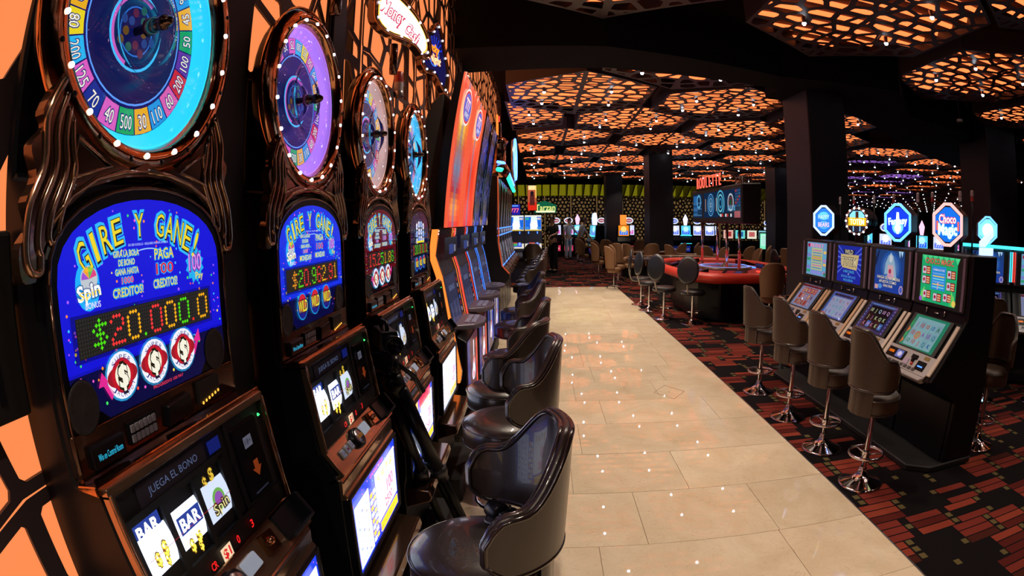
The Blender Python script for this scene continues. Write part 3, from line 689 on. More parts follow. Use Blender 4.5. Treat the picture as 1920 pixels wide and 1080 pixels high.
    b = MB(Fm); b.box(-hw + fw, .098, .05, HH - .01, .001, .004); b.box(.098, hw - .012, 0.04, HH - .01, .001, .008); b.box(-hw + fw, hw - fw, 0, .05, .001, .010); o = b.build('reel_surround', BLACKM, t)
    b = MB(Fm); b.box(-.20, .02, HH - .055, HH - .018, .004, .006, c=lin('#3a3444')); b.build('header_plate', INK, t)
    A = Art(o1, (1, 0, 0), v); A.F = A.F @ Matrix.Translation((0, 0, .0075))
    A.text('JUEGA EL BONO', -.09, HH - .036, .014, '#8090c0', 0, w=.16); A.rect(0.03, HH - .05, .075, HH - .024, '#2030a0', 1)
    A.build('header_print', PRINTD, t)
    # bill acceptor with sticker and arrow
    b = MB(Fm); b.box(.115, .225, .055, HH - .03, .006, .014); ba = bevel(b.build('bill_acceptor', BLACK, t), .004, 1)
    A = Art(o1, (1, 0, 0), v); A.F = A.F @ Matrix.Translation((0, 0, .0145))
    A.rect(.150, HH - .085, .185, HH - .060, '#8a8aa0', 0); A.text('18+', .1675, HH - .072, .012, '#303048', 1, w=.026)
    A.poly([(.165, .135), (.185, .135), (.185, .118), (.195, .118), (.175, .098), (.155, .118), (.165, .118)], '#c05020', 0); A.rect(.14, .066, .20, .070, '#404058', 0)
    A.build('acceptor_print', PRINTD, ba)
    b = MB(Fm); b.lathe([(.004, .010), (0, .016)], 8, M=Matrix.Translation((.235, HH - .035, .006))); b.build('green_lamp', glow_green, t)
    # three reels, round behind their windows
    xs = [(-.246, -.158), (-.142, -.054), (-.038, .050)]; zr0, zr1 = .052, .186
    strips = [[('BAR', '#1a2a6a'), ('$', 0), ('BAR', '#1a2a6a')], [('BAR', '#1a2a6a'), ('BAR', '#1a2a6a'), ('$', 0)], [('$', 0), ('SPIN', 0), ('$', 0)]]
    if not numbers or scheme == 'maroon': strips = strips[::-1]
    for q, (x0, x1) in enumerate(xs):
        A = Art(o1, (1, 0, 0), v); zc = (zr0 + zr1) / 2; R = .105
        f = lambda x, y: (x, y, .0118 - (R - math.sqrt(max(0, R*R - (y - zc)**2))))
        mbr = A.mb; nn = 8
        for j in range(nn):
            ya = zr0 + (zr1 - zr0) * j / nn; yb = zr0 + (zr1 - zr0) * (j + 1) / nn
            mbr.add([f(x0, ya), f(x1, ya), f(x1, yb), f(x0, yb)], [(0, 1, 2, 3)], 0, lin('#dce8ff'), False, Fm)
        for j, (wd_, cc) in enumerate(strips[q]):
            y = zr1 - .022 - j * .048 if q != 1 else zr1 - .012 - j * .044
            A.F = Fm @ Matrix.Translation((0, 0, f(0, y)[2] - .0 + .0022)); xm = (x0 + x1) / 2
            if wd_ == 'BAR':
                A.rect(x0 + .006, y - .017, x1 - .006, y + .017, cc, 1); A.text('BAR', xm, y, .024, '#ffffff', 2, w=.064, off=.03)
            elif wd_ == '$':
                for (dx, dy, hh) in ((-.015, -.002, .022), (.012, .006, .024), (.008, -.014, .018)):
                    A.text('$', xm + dx, y + dy, hh, '#604810', 1, w=hh * .75, off=.10); A.text('$', xm + dx, y + dy, hh, '#f0c840', 2, w=hh * .66, off=.02)
            else:
                A.disc(xm, y + .006, .022, '#70b050', 1); A.disc(xm, y + .006, .015, '#9050b0', 2); A.text('Spin', xm, y - .006, .022, '#302010', 3, w=.060, off=.09, rot=.1); A.text('Spin', xm, y - .006, .022, '#f4e8a0', 4, w=.056, rot=.1)
        mbr.build('reel', PRINTB if q < 2 else PRINT, t)
    b = MB(Fm)
    for x in (-.254, -.150, -.046, .058): b.box(x - .008, x + .008, zr0 - .01, zr1 + .01, .004, .0125)
    b.box(-.255, .065, zr1, zr1 + .012, .004, .0125); b.box(-.255, .065, zr0 - .012, zr0, .004, .0125)
    b.build('reel_mask', BLACKM, t)
    A = Art(o1, (1, 0, 0), v); A.F = A.F @ Matrix.Translation((0, 0, .0155)); A.rect(-.240, .1185, .050, .1195, '#b02030', 0)
    A.rect(-.052, .008, -.012, .036, '#f8d8b0', 0); A.text('$1', -.032, .022, .019, '#e01820', 1, w=.028, off=.03)
    A.text('CR', -.085, .022, .016, '#ff2020', 0, w=.022, off=.02); A.text('0', .018, .024, .018, '#ff2020', 0, w=.011, off=.02); A.text('3', .084, .026, .018, '#ff2020', 0, w=.011, off=.02)
    A.build('meter_print', PRINT, t)
    b = MB(Fm); b.face([(-hw + .012, .004, .0225), (hw - .012, .004, .0225), (hw - .012, HH, .0225), (-hw + .012, HH, .0225)]); b.build('reel_glass', GLASS, t)
    # --- button deck: from (-.1025, .985) to (-.150, .925)
    p0 = Vector((0, -.150, .922)); p1 = Vector((0, -.1025, .985)); vv = (p1 - p0).normalized(); DH = (p1 - p0).length; Fd = Art(p0, (1, 0, 0), vv).F
    b = MB(Fd); b.box(-hw, hw, -.004, DH, .0, .014); b.box(-hw, hw, -.01, .004, -.05, .014); bevel(b.build('button_deck', BRONZE, t), .004, 2)
    for i, (x, wd_, hg, c) in enumerate(((-.205, .026, .024, 0), (-.170, .026, .024, 0), (-.135, .026, .024, 0))):
        b = MB(Fd); b.box(x - .013, x + .013, .022, .050, .014, .022); o = bevel(b.build('button', SILVER, t), .003, 2)
        A = Art(p0, (1, 0, 0), vv); A.F = A.F @ Matrix.Translation((0, 0, .0225)); A.rect(x - .009, .026, x + .009, .046, '#8890a8', 0); A.text(('LINE', '1', '2')[i], x, .036, .008, '#601020', 1, w=.013); A.build('button_print', PRINTD, o)
    b = MB(Fd); b.lathe([(.034, .012), (.032, .026), (.026, .029), (0, .030)], 24, M=Matrix.Translation((-.075, .036, 0)), sx=1.15); o = b.build('spin_button', BLACK, t)
    b = MB(Fd); b.lathe([(.024, .030), (.022, .032), (0, .033)], 24, M=Matrix.Translation((-.075, .036, 0)), sx=1.15); oo = b.build('button_cap', STEEL, o)
    A = Art(p0, (1, 0, 0), vv); A.F = A.F @ Matrix.Translation((0, 0, .0335)); A.rect(-.093, .031, -.057, .042, '#c08030', 0); A.text('SPIN', -.075, .0365, .009, '#201008', 1, w=.03); A.build('button_print', PRINTD, o)
    b = MB(Fd); b.box(-.028, .030, .022, .056, .014, .026); bevel(b.build('bet_button', glow_pale, t), .004, 2)
    b = MB(Fd); b.prism([(.060, .020), (.110, .016), (.118, .060), (.070, .066)], .014, .030, 'z'); b.lathe([(.012, .03), (.010, .042), (0, .044)], 4, M=Matrix.Translation((.085, .042, 0))); bevel(b.build('coin_head', COPPER, t), .003, 1)
    b = MB(Fd); b.box(.150, .262, .004, .074, .013, .020); b.box(.150, .262, .004, .012, .013, .045); b.box(.254, .266, .004, .074, .013, .045); bevel(b.build('coin_tray', BLACK, t), .004, 1)
    # --- fascia and belly glass
    b = MB(); b.prism([(-.150, .908), (-.158, .900), (-.156, .862), (-.165, .852), (-.165, .842), (-.14, .84), (-.14, .91)], -hw, hw, 'x'); bevel(b.build('belly_fascia', BRONZE, t), .003, 1)
    o1 = Vector((0, -.158, .555)); o0 = Vector((0, -.162, .848)); v = (o0 - o1).normalized(); BH = (o0 - o1).length; Fb = Art(o1, (1, 0, 0), v).F
    b = MB(Fb); b.box(-hw + .002, -hw + .016, 0, BH, -.02, .010); b.box(hw - .016, hw - .002, 0, BH, -.02, .010); b.box(-hw + .002, hw - .002, -.012, .004, -.02, .010); b.box(-hw + .002, hw - .002, BH - .010, BH + .002, -.02, .010); bevel(b.build('belly_frame', BLACK, t), .003, 1)
    A = Art(o1, (1, 0, 0), v); A.F = A.F @ Matrix.Translation((0, 0, .002)); W = hw - .016
    bg = '#1830c8' if belly == 0 else ('#3050e0' if belly == 1 else '#c8d8f8')
    A.rect(-W, .004, W, BH - .010, bg, 0); confetti(A, -W, W, .01, BH - .012, 70, seed + 9)
    A.rect(-W + .022, .014, -.085, BH - .055, '#dce8ff', 2); A.rect(-.010, .060, W - .010, BH - .045, '#f0f4ff', 2)
    for j in range(8):
        z = .022 + j * .024; A.rect(-.078, z, -.050, z + .017, '#f0b020' if j % 2 else '#e8f0ff', 3); A.rect(-.044, z, -.018, z + .017, '#f0c830' if (j + 1) % 2 else '#e8f0ff', 3)
        for i in range(3): A.text(('7', 'BAR', '$')[(i + j) % 3], -W + .048 + i * .042, z + .01, .011, ('#3030a0', '#604020', '#3050a0')[(i * 2 + j) % 3], 3, w=.026)
    A.text('GANADORES', .02, BH - .030, .014, '#e02030', 2, w=.16); A.otext('100', .16, .150, .050, '#f04070', '#f8a0c0', 4, .085, off=.06); A.otext('2500', .13, .095, .034, '#e02848', '#f8a0c0', 4, .100, off=.05)
    for k in range(4): A.otext(('V', 'BAR', '7', '$')[k], .03 + k * .052, BH - .075, .026, '#f8d830', '#404080', 4, .036, off=.05)
    A.rect(.010, .012, W - .012, .050, '#f0c818', 3); A.text('HASTA 3 CREDITOS', .105, .031, .016, '#d02030', 4, w=.20)
    if belly == 1: A.rect(-W, BH - .055, -.08, BH - .010, '#f0b020', 5); A.rect(-.05, BH - .06, .20, BH - .012, '#c02040', 5)
    if belly == 2:
        for j in range(9): A.rect(-W, .03 + j*.026, W, .033 + j*.026, '#c090c8', 5)
        for j in range(7): A.rect(-W + .04 + j*.07, .03, -W + .044 + j*.07, .26, '#7060b0', 5)
    A.build('belly_print', PRINTB, t)
    b = MB(Fb); b.face([(-W, 0, .009), (W, 0, .009), (W, BH, .009), (-W, BH, .009)]); b.build('belly_glass', GLASS, t)
    # coin tray below the belly and the plinth
    b = MB(); b.prism([(-.13, .50), (-.235, .490), (-.245, .455), (-.235, .435), (-.13, .40)], -hw, hw, 'x'); bevel(b.build('coin_shelf', BRONZED, t), .006, 2)
    b = MB(); b.box(-hw - .01, hw + .01, -.25, .085, 0, .16); bevel(b.build('plinth', BLACKM, t), .01, 1)
    return t
glow_amber = glow('amber', (1, .45, .05), 1.6); glow_green = glow('green_lamp', (.05, 1, .2), 2); glow_pale = glow('pale_button', (.30, .32, .38), .8)
W1, W2, W3, W4 = .793, 1.590, 2.350, 3.150
RYG = ['#30e020', '#ff3030', '#ffb010', '#ff3030', '#ff3030', '#ffb010', '#30e020', '#ff3030', '#ffb010']
wheel_slot(W1, 'nearest wheel slot machine, its red and amber meter reading $20,000.0', 'blue', glow('blue_ring', (.02, .62, .95), 1.25), '$20.000.0', ['#50e010', '#ff3838', '#ffb418', '#50e010', '#ff3838', '#ffb418', '#50e010', '#ff3030', '#ffb418'], 'CREDITOS!', 'SUPER', seed=1)
wheel_slot(W2, 'wheel slot machine with a violet ring light and three yellow WILD emblems under its meter', 'royal', G_PURPLE, '$20.962.91', ['#ffa020', '#60e010', '#ff3838', '#ff3838', '#60e010', '#ff3838', '#ffb418', '#ff3030', '#ff3838', '#ffb418'], 'MONEDAS!', 'WILD', seed=2)
wheel_slot(W3, 'wheel slot machine with a maroon GIRE Y GANE glass and pale pink ring light', 'maroon', glow('pale_ring', (.62, .38, .36), 1.1), '15.251.86', ['#ff3030', '#ff3030', '#ffa020', '#ff4040', '#50e010', '#ffa020', '#50e010', '#ffb418', '#40d010'], 'MONEDAS!', 'SUPER', seed=3, detail=0, belly=1)
wheel_slot(W4, 'farthest wheel slot machine, with sky blue ring light and white bar symbols', 'violet', glow('sky_ring', (.05, .55, 1), 1.3), '130.000.01', ['#ff3030', '#60e010', '#60e010', '#ff3030', '#60e010'], 'MONEDAS!', 'WILD', numbers=False, seed=4, detail=0, belly=2)

# toppers: lit signs on posts above the wheel machines
PRINTT = printed('sign_print', 1.35); BULBD = mat('small_bulb', (.9, .9, .9), .3, emit=(.6, .7, 1), es=2)
def topper(yc, zc, P, label, art, cat='sign'):
    t = thing('lit_topper_sign', label, cat, (-.665, yc, zc), PI/2 - .42, 'bulb-edged signs above the wheel machines')
    b = MB(); b.prism(P, -.02, .03, 'y'); bevel(b.build('sign_body', BRONZED, t), .006, 2)
    b = MB(); b.tube([(x, -.022, z) for x, z in P], .007, 7, True); b.build('sign_rim', COPPER, t)
    n = len(P); b = MB(); L = [Vector(p) for p in P]
    for i in range(0, n, 3):
        m_ = (L[i] + L[(i+1) % n]) / 2 * .90; b.lathe([(.008, 0), (.006, .006), (0, .008)], 8, M=Matrix.Translation((m_.x, -.024, m_.y)) @ Matrix.Rotation(PI/2, 4, 'X'))
    stuff(b.build('edge_bulbs', BULBD, t))
    A = Art((0, -.0215, 0)); art(A); A.build('sign_print', PRINTT, t)
    b = MB(); b.tube([(0, .02, -.10), (0, .02, min(p[1] for p in P) - .12)], .02, 8);  b.build('post', BRONZED, t)
    return t
bean = [(p.x, p.y) for p in tri_curve([(-.20, .06), (-.17, .135), (-.08, .165), (.04, .13), (.15, .07), (.235, -.02), (.25, -.10), (.20, -.135), (.12, -.085), (.02, -.075), (-.10, -.075), (-.19, -.03), (-.20, .06)], 3)][:-1]
def art1(A):
    P = [(x * .84, y * .80 + .002) for x, y in bean]; A.poly([(x * 1.05, y * 1.05) for x, y in P], '#f0c040', 0); A.poly(P, '#e8e8ff', 1)
    A.otext('Money', -.06, .045, .075, '#ffffff', '#c02040', 2, .18, rot=-.25, off=.07, sk=.2); A.otext('Cash', .095, -.025, .065, '#ffffff', '#c02040', 2, .13, rot=-.45, off=.07, sk=.2)
topper(2.53, 2.585, bean, 'bean-shaped white sign with red outlined script above the maroon wheel machine', art1)
leaf = [(p.x, p.y) for p in tri_curve([(-.13, -.10), (-.14, .0), (-.11, .12), (-.02, .16), (.04, .235), (.09, .15), (.13, .02), (.17, -.10), (.15, -.24), (.10, -.22), (.02, -.14), (-.08, -.14), (-.13, -.10)], 3)][:-1]
def art2(A):
    A.poly([(x * .8, y * .8) for x, y in leaf], '#080c40', 0)
    for k in range(9): a = .3 + k * .32; A.poly([(0, 0), (.13*math.cos(a) * .7, .13*math.sin(a)), (.13*math.cos(a+.1) * .7, .13*math.sin(a+.1))], '#1030c0', 1)
    A.disc(0, -.01, .055, '#5080ff', 2, .075); A.disc(0, -.01, .048, '#101860', 3, .068)
    A.otext('Lucky', -.01, .045, .055, '#ffb020', '#ff6010', 4, .13, rot=-.2, off=.06); A.otext('Night', .01, -.03, .055, '#fff0c0', '#ff9010', 4, .13, rot=-.2, off=.06)
topper(3.40, 2.69, leaf, 'dark blue leaf-shaped sign with orange lettering above the farthest wheel machine', art2)
def art0(A):
    A.poly([(x * .84, y * .8) for x, y in bean], '#20b0f0', 0); A.otext('Bonus', 0, .03, .07, '#ffffff', '#2050c0', 2, .26, off=.06)
topper(1.72, 2.60, bean, 'bulb-edged sign cut off by the top of the picture above the violet wheel', art0)
def beacon(x, y, z, label):
    t = thing('service_light', label, 'light', (x, y, z), 0, 'two-tone service lights on top of the machines')
    b = MB(); b.lathe([(.016, 0), (.016, .012), (.013, .014)], 12); b.build('base', STEEL, t)
    b = MB(); b.lathe([(.013, .012), (.013, .035)], 12); b.build('white_lens', mat_wl, t)
    b = MB(); b.lathe([(.013, .035), (.013, .058), (.008, .062), (0, .063)], 12); b.build('red_lens', mat_rl, t)
    return t
o = beacon(-.76, 2.95, 2.31, 'red and white service light behind the bean-shaped sign'); o.scale = (2, 2, 2.4)

# black filler boards closing the gaps between the cabinets
for i, (y0, y1, l) in enumerate(((1.085, 1.30, 'black filler board between the nearest machine and the violet wheel machine'), (1.885, 2.06, 'black filler board between the violet wheel machine and the maroon one'), (2.645, 2.86, 'black filler board between the maroon machine and the sky blue wheel machine'), (3.45, 3.595, 'black filler board between the sky blue wheel machine and the red display machine'))):
    b = MB(); H_ = (3.4, 2.75, 2.32, 2.32)[i]; b.box(-.785, -.765, y0, y1, 0, H_); b.box(-.765, -.755, y0 + .02, y1 - .02, .1, H_ - .04); bevel(tag(b.build('filler_board', BLACKM), l, 'panel', 'filler boards of the left row'), .004, 1)

t = thing('wall_speaker', 'black box with a ribbed grille at the left edge beside the nearest machine', 'speaker', (-.765, .385, 1.48), PI/2)
b = MB(); b.box(-.16, .128, -.005, .03, -.13, .15); bevel(b.build('speaker_box', BLACKM, t), .008, 2)
for k in range(9): b = MB(); b.box(-.13 + k*.024, -.12 + k*.024, -.010, -.004, -.10, .12); b.build('grille_bar', BLACK, t)

# ================================================================== TALL CURVED-DISPLAY MACHINES of the left row (front is -y)
def tall_machine(yc, label, hue):
    t = thing('tall_display_machine', label, 'slot machine', (-.65, yc, 0), PI/2, 'tall curved-display machines in the left row'); h = .345
    prof = [(-.02, .25), (-.10, .52), (-.11, .60), (-.075, .82), (.0, 1.245), (.045, 1.385), (.02, 1.56)]      # front of the lower body
    b = MB(); b.prism([(.13, .245)] + prof + [(.13, 1.56)], -h + .02, h - .02, 'x'); bevel(b.build('cabinet', BLACK, t), .004, 1)
    # side light strips
    L = {'red': G_ORANGE, 'red2': G_RED, 'blue': G_BLUE, 'blue2': G_BLUE}[hue]
    for sx in (-1, 1):
        b = MB(); P = [(y - .004, z) for y, z in prof[1:]] + [(y + .035, z) for y, z in prof[1:][::-1]]
        b.prism(P, sx * h - (.020 if sx > 0 else 0), sx * h + (.020 if sx < 0 else 0), 'x'); b.build('light_strip', L, t)
        b = MB(); b.tube([(sx * (h - .024), y - .008, z) for y, z in prof[1:]], .005, 6); b.build('chrome_strip', CHROME, t)
    # upper display, bent forward
    def ux(s):   # s 0..1 up the display -> (y, z)
        z = 1.57 + 1.06 * s; return (-.025 - .075 * s - .07 * s * s, z)
    hw = .30
    b = MB(); n = 10; F = [ux(k / n) for k in range(n + 1)]
    b.prism(F + [(y + .085 - .03 * k / n, z) for k, (y, z) in list(enumerate(F))[::-1]], -hw, hw, 'x'); b.build('display_housing', BLACK, t)
    b = MB(); b.prism([(.02, 1.56), (.13, 1.56), (.13, 2.25), (.08, 2.42), (-.02, 2.52), (-.02, 1.7)], -.26, .26, 'x'); bb = bevel(b.build('display_back', BLACKM, t), .01, 1)
    A = Art((0, 0, 0)); base = A.F.copy()
    r = random.Random(int(yc * 100))
    if hue in ('red', 'red2'): cols = [(0, '#f03010'), (.12, '#ff9020'), (.22, '#b02030'), (.38, '#7080a0'), (.52, '#a06040'), (.66, '#e0b020'), (.80, '#d8c020'), (.90, '#f04020'), (1, '#f08060')]
    else: cols = [(0, '#2030a0'), (.15, '#101020'), (.3, '#303870'), (.5, '#181828'), (.7, '#203090'), (.85, '#101018'), (1, '#304080')]
    if hue == 'red2': cols = [(u, c) for u, c in [(0, '#f02010'), (.2, '#ff4020'), (.4, '#e83018'), (.6, '#ff5020'), (.8, '#ffa020'), (1, '#f05030')]]
    def colat(f):
        for (a, ca), (b_, cb) in zip(cols, cols[1:]):
            if a <= f <= b_: u = (f - a) / (b_ - a); return tuple(p + (q - p) * u for p, q in zip(lin(ca), lin(cb)))
        return lin(cols[-1][1])
    mb = MB(); N = 26; M_ = 12
    for j in range(N):
        for i in range(M_):
            (ya, za), (yb, zb) = ux(j / N), ux((j + 1) / N); x0 = -hw + .012 + (2*hw - .024) * i / M_; x1 = -hw + .012 + (2*hw - .024) * (i + 1) / M_
            c = list(colat(j / N)); e = abs((i + .5) / M_ - .5) * 2
            if hue in ('red', 'red2') and e > .55: c = [c[0] * .35 + .45, c[1] * .35 + .02, c[2] * .3 + .01]
            if hue in ('red', 'red2') and e < .2: c = [c[0] * .35 + .10, c[1] * .35 + .10, c[2] * .35 + .16]
            if hue.startswith('blue'): k = .35 + 1.4 * (r.random() > .62); c = [v * k for v in c]
            mb.add([(x0, ya - .001, za), (x1, ya - .001, za), (x1, yb - .001, zb), (x0, yb - .001, zb)], [(0, 1, 2, 3)], 0, tuple(c))
    mb.build('display_print', PRINT, t)
    for sx in (-1, 1):
        b = MB(); b.tube([(sx * hw, ux(k / 10)[0] - .004, ux(k / 10)[1]) for k in range(11)], .012, 8)
        b.build('edge_tube', {'red': glow_edge, 'red2': glow_edge, 'blue': CHROME, 'blue2': CHROME}[hue], t)
    if hue.startswith('red'):
        (y1, z1), (y2, z2) = ux(.72), ux(.92); v = Vector((0, y2 - y1, z2 - z1)).normalized(); A = Art(((0, (y1+y2)/2 - .012, (z1+z2)/2)), (1, 0, 0), v)
        A.disc(0, 0, .20, '#f4e8e0', 0, .135, 28); A.disc(0, 0, .185, '#d02030', 1, .120, 28); A.disc(0, 0, .165, '#2060d0', 2, .102, 28); A.otext('777', 0, .02, .09, '#ffffff', '#d02030', 3, .20, off=.05); A.otext('JACKPOT', 0, -.055, .035, '#ffffff', '#102060', 3, .19, off=.05)
        A.build('emblem', PRINT, t)
    b = MB(); b.lathe([(.0, .0), (.03, .0), (.032, .03), (.0, .06)], 12, M=Matrix.Translation((0, ux(1)[0] + .03, 2.64))); b.build('top_cap', STEEL, t)
    # middle strip and lower slanted screen
    def fr(z):
        for (ya, za), (yb, zb) in zip(prof, prof[1:]):
            if za <= z <= zb: return ya + (yb - ya) * (z - za) / (zb - za)
    o1 = Vector((0, fr(.86) - .004, .86)); o0 = Vector((0, fr(1.24) - .004, 1.24)); v = (o0 - o1).normalized(); H = (o0 - o1).length
    A = Art(o1, (1, 0, 0), v); A.rect(-.27, .0, .27, H, '#2a2c44', 0); A.rect(-.25, .02, .14, H - .02, '#343a5c', 1)
    A.rect(.16, .02, .25, H - .02, '#10101c', 1)
    for k in range(7): A.disc(.205, .05 + k * .045, .018, ('#e06020', '#c0c0d0', '#d03040', '#4080ff')[k % 4], 2, n=8)
    for k in range(5): A.rect(-.24 + k*.075, .05, -.175 + k*.075, H * .5, ('#4c5480', '#3c4468')[k % 2], 2)
    A.text('BONUS', -.05, H * .75, .04, '#8090c0', 2, w=.22); A.build('screen_print', PRINTM, t)
    A = Art((0, fr(1.30) - .035, 1.40)); A.rect(-.28, -.05, .28, .10, '#0c0c18', 0); A.rect(-.10, -.02, .10, .05, '#4060c0', 1); A.rect(.12, -.01, .2, .04, '#c0c0e0', 1); A.build('badge_print', PRINTD, t)
    # belly art
    o1 = Vector((0, -.104, .36)); A = Art((0, -.112, .60), (1, 0, 0), (0, .02, 1)); A.F = Matrix.Translation((0, 0, 0)) @ A.F
    b = MB(); b.prism([(-.09, .30), (-.150, .34), (-.155, .80), (-.09, .84)], -h + .03, h - .03, 'x'); bevel(b.build('belly_box', BLACK, t), .005, 1)
    A = Art((0, -.1565, .57)); bgc = '#502838' if hue.startswith('red') else '#202040'
    A.rect(-.30, -.22, .30, .22, bgc, 0); A.rect(-.30, -.22, -.16, .22, '#2a3a80', 1)
    A.disc(.03, -.07, .10, '#e8e0f8', 2, .055, 14); A.disc(.05, -.02, .07, '#e8e0f8', 2, .06, 12); A.rect(.03, -.02, .07, .17, '#f4f0ff', 2); A.disc(.05, .02, .03, '#ff5040', 3); A.disc(.02, -.08, .025, '#ff5040', 3)
    A.rect(.20, -.20, .26, .15, ('#ff4020' if hue.startswith('red') else '#3060ff'), 2)
    A.build('belly_print', PRINT, t)
    # rounded button deck
    b = MB(); P = [(-.26, -.07), (-.20, -.20), (-.08, -.255), (.08, -.255), (.20, -.20), (.26, -.07), (.24, -.02), (-.24, -.02)]
    b.prism(P, .865, .905, 'z'); bevel(b.build('button_deck', mat_deck, t), .012, 3)
    for i in range(6):
        for j in range(2):
            b = MB(); x = -.15 + i * .05; y = -.12 - j * .045; b.box(x, x + .042, y - .034, y, .905, .911); bevel(b.build('button', KEYM, t), .002, 1)
    return t
G_BLUE2 = glow('strong_blue_neon', (.05, .16, 1), 7); PRINTM = printed('medium_print', .6); mat_deck = mat('deck_plastic', (.10, .08, .11), .35); KEYM = mat('key_plastic', (.22, .23, .32), .3); glow_edge = glow('orange_tube', (1, .12, .05), .9)
T = [(3.955, 'tall machine with a yellow and red curved display, nearest of the tall four', 'red'), (4.715, 'tall machine with an all red curved display, second of the tall four', 'red2'),
     (5.46, 'tall machine with a dark curved display and blue strips, third of the tall four', 'blue'), (6.20, 'farthest tall machine with blue light strips beside the black bank end', 'blue2')]
for a in T: tall_machine(*a)
b = MB(); b.box(-.79, -.50, 3.60, 6.60, .12, .24); b.box(-.79, -.56, 3.62, 6.58, 0, .12); bevel(tag(b.build('bank_plinth', BLACKM), 'long black plinth under the four tall display machines', 'plinth'), .01, 1)

# ================================================================== FAR BANK OF THE LEFT ROW: six slanted machines behind a black end board
def bank_machine(yc, label, seed):
    t = thing('slant_bank_machine', label, 'slot machine', (-.60, yc, 0), PI/2, 'far bank of narrow machines in the left row'); h = .30; r = random.Random(seed)
    prof = [(.02, .0), (.02, .62), (-.165, .82), (-.165, .86), (-.06, .97), (.0, 1.31), (.01, 1.57), (-.025, 2.14), (-.005, 2.255)]
    b = MB(); b.prism([(.24, 0)] + prof + [(.24, 2.255)], -h, h, 'x'); b.build('cabinet', BLACK, t)
    for sx in (-1, 1): b = MB(); b.tube([(sx * (h - .006), y - .006, z) for y, z in prof[2:]], .006, 6); b.build('side_trim', COPPER, t)
    A = Art((0, -.006, 1.86), (1, 0, 0), (0, -.035, .57)); 
    for i in range(9):
        for j in range(11): A.rect(-.27 + i*.06, -.26 + j*.048, -.216 + i*.06, -.215 + j*.048, r.choice(['#f0b060', '#90b0ff', '#c08040', '#3050a0', '#a03028', '#302040', '#806858', '#203060', '#d0a060', '#181828']), 0)
    A.otext('7 7 7', 0, .12, .09, '#ffe080', '#802010', 2, .40, off=.05); A.build('upper_glass_print', PRINT, t)
    b = MB(); b.box(-h, h, -.02, .0, 1.50, 1.515); b.box(-h, h, -.022, 0, 1.40, 1.412); b.build('blue_strip', G_BLUE, t)
    A = Art((0, -.002, 1.455)); A.rect(-.27, -.04, .27, .035, '#303450', 0); A.text('MULTI GAME', 0, 0, .035, '#a0b0e0', 1, w=.34); A.build('badge_print', PRINT, t)
    A = Art((0, -.036, 1.14), (1, 0, 0), (0, .06, .34)); A.rect(-.26, -.16, .26, .16, '#484c58', 0)
    for i in range(5):
        for j in range(3): A.rect(-.25 + i*.1, -.15 + j*.1, -.16 + i*.1, -.06 + j*.1, r.choice(['#c8c8d0', '#8890a0', '#585c70']), 1); A.text(r.choice('789AKQJ'), -.205 + i*.1, -.105 + j*.1, .05, r.choice(['#203080', '#a02020', '#302020']), 2)
    A.build('screen_print', PRINTD, t)
    b = MB(); b.box(-h + .02, h - .02, -.075, -.06, .965, .975); b.build('deck_strip', G_BLUE, t)
    for k in range(6): b = MB(M=Matrix.Translation((-.22 + k*.088, -.115, .915)) @ Matrix.Rotation(.8, 4, 'X')); b.box(-.035, .035, -.03, .03, -.004, .012); b.build('button', STEEL, t)
    return t
for k in range(6):
    bank_machine(8.22 + .66 * k, ('narrow slant machine with blue strips, nearest of the far left bank', 'narrow slant machine with blue strips, second of the far left bank', 'narrow slant machine with blue strips, third of the far left bank', 'narrow slant machine with blue strips, fourth of the far left bank', 'narrow slant machine with blue strips, fifth of the far left bank', 'narrow slant machine at the far end of the left row')[k], 20 + k)
b = MB(); b.prism([(-.84, 0), (-.58, 0), (-.58, .62), (-.425, .80), (-.425, .87), (-.53, .98), (-.595, 1.31), (-.605, 1.57), (-.57, 2.14), (-.59, 2.27), (-.84, 2.27)], 7.83, 7.90, 'y')
eb = tag(b.build('bank_end_board', BLACKM), 'tall black end board of the far bank in the left row', 'panel'); bevel(eb, .008, 1)
b = MB(); b.tube([(-.575, 7.826, z) if z > 1 else (-.44, 7.826, z) for z in (2.25, 1.9, 1.6, 1.31)] + [(-.53, 7.826, .98), (-.43, 7.826, .87)], .010, 6); b.build('red_trim', glow('dim_red', (.6, .08, .02), .8), eb)
# its topper: copper drum with neon steps and a big oval sign
t = thing('neon_topper', 'copper drum topper with blue and teal neon steps above the far left bank', 'sign', (-.62, 8.4, 2.27), PI/2)
b = MB(); b.lathe([(.14, .0), (.20, .10), (.13, .22), (.13, .50), (.17, .56), (.10, .62), (0, .64)], 28); b.build('drum', COPPER, t)
for z, m_, nm in ((.16, G_BLUE2, 'blue_neon'), (.05, G_TEAL, 'teal_neon')):
    b = MB(); b.tube([(-.24, -.02, z + .06), (-.10, -.10, z + .06), (.18, -.13, z + .02), (.9, -.14, z - .06), (2.0, -.15, z - .14)], .022 if nm[0] == 'b' else .035, 8); b.build(nm, m_, t)
b = MB(); b.prism([(-.22, .62), (-.16, .62), (-.13, .80), (-.19, .95)], -.03, .0, 'y'); b.build('orange_fin', G_ORANGE, t)
b = MB(); b.prism([(.10, .62), (.16, .62), (.20, 1.0), (.12, .9)], -.03, .0, 'y'); b.build('red_fin', G_RED, t)
b = MB(); b.box(-.10, .10, -.06, .06, .62, .85); b.build('cap_block', BLACK, t)
t = thing('oval_neon_sign', 'tall oval neon sign edge-on beyond the copper drum topper', 'sign', (-.48, 10.9, 2.83), PI/2)
b = MB(); M = Matrix.Rotation(PI/2, 4, 'X'); b.lathe([(0, -.03), (.52, -.03), (.55, 0), (.52, .02), (0, .02)], 36, M=M, sx=1, sy=.75); b.build('sign_body', STEEL, t)
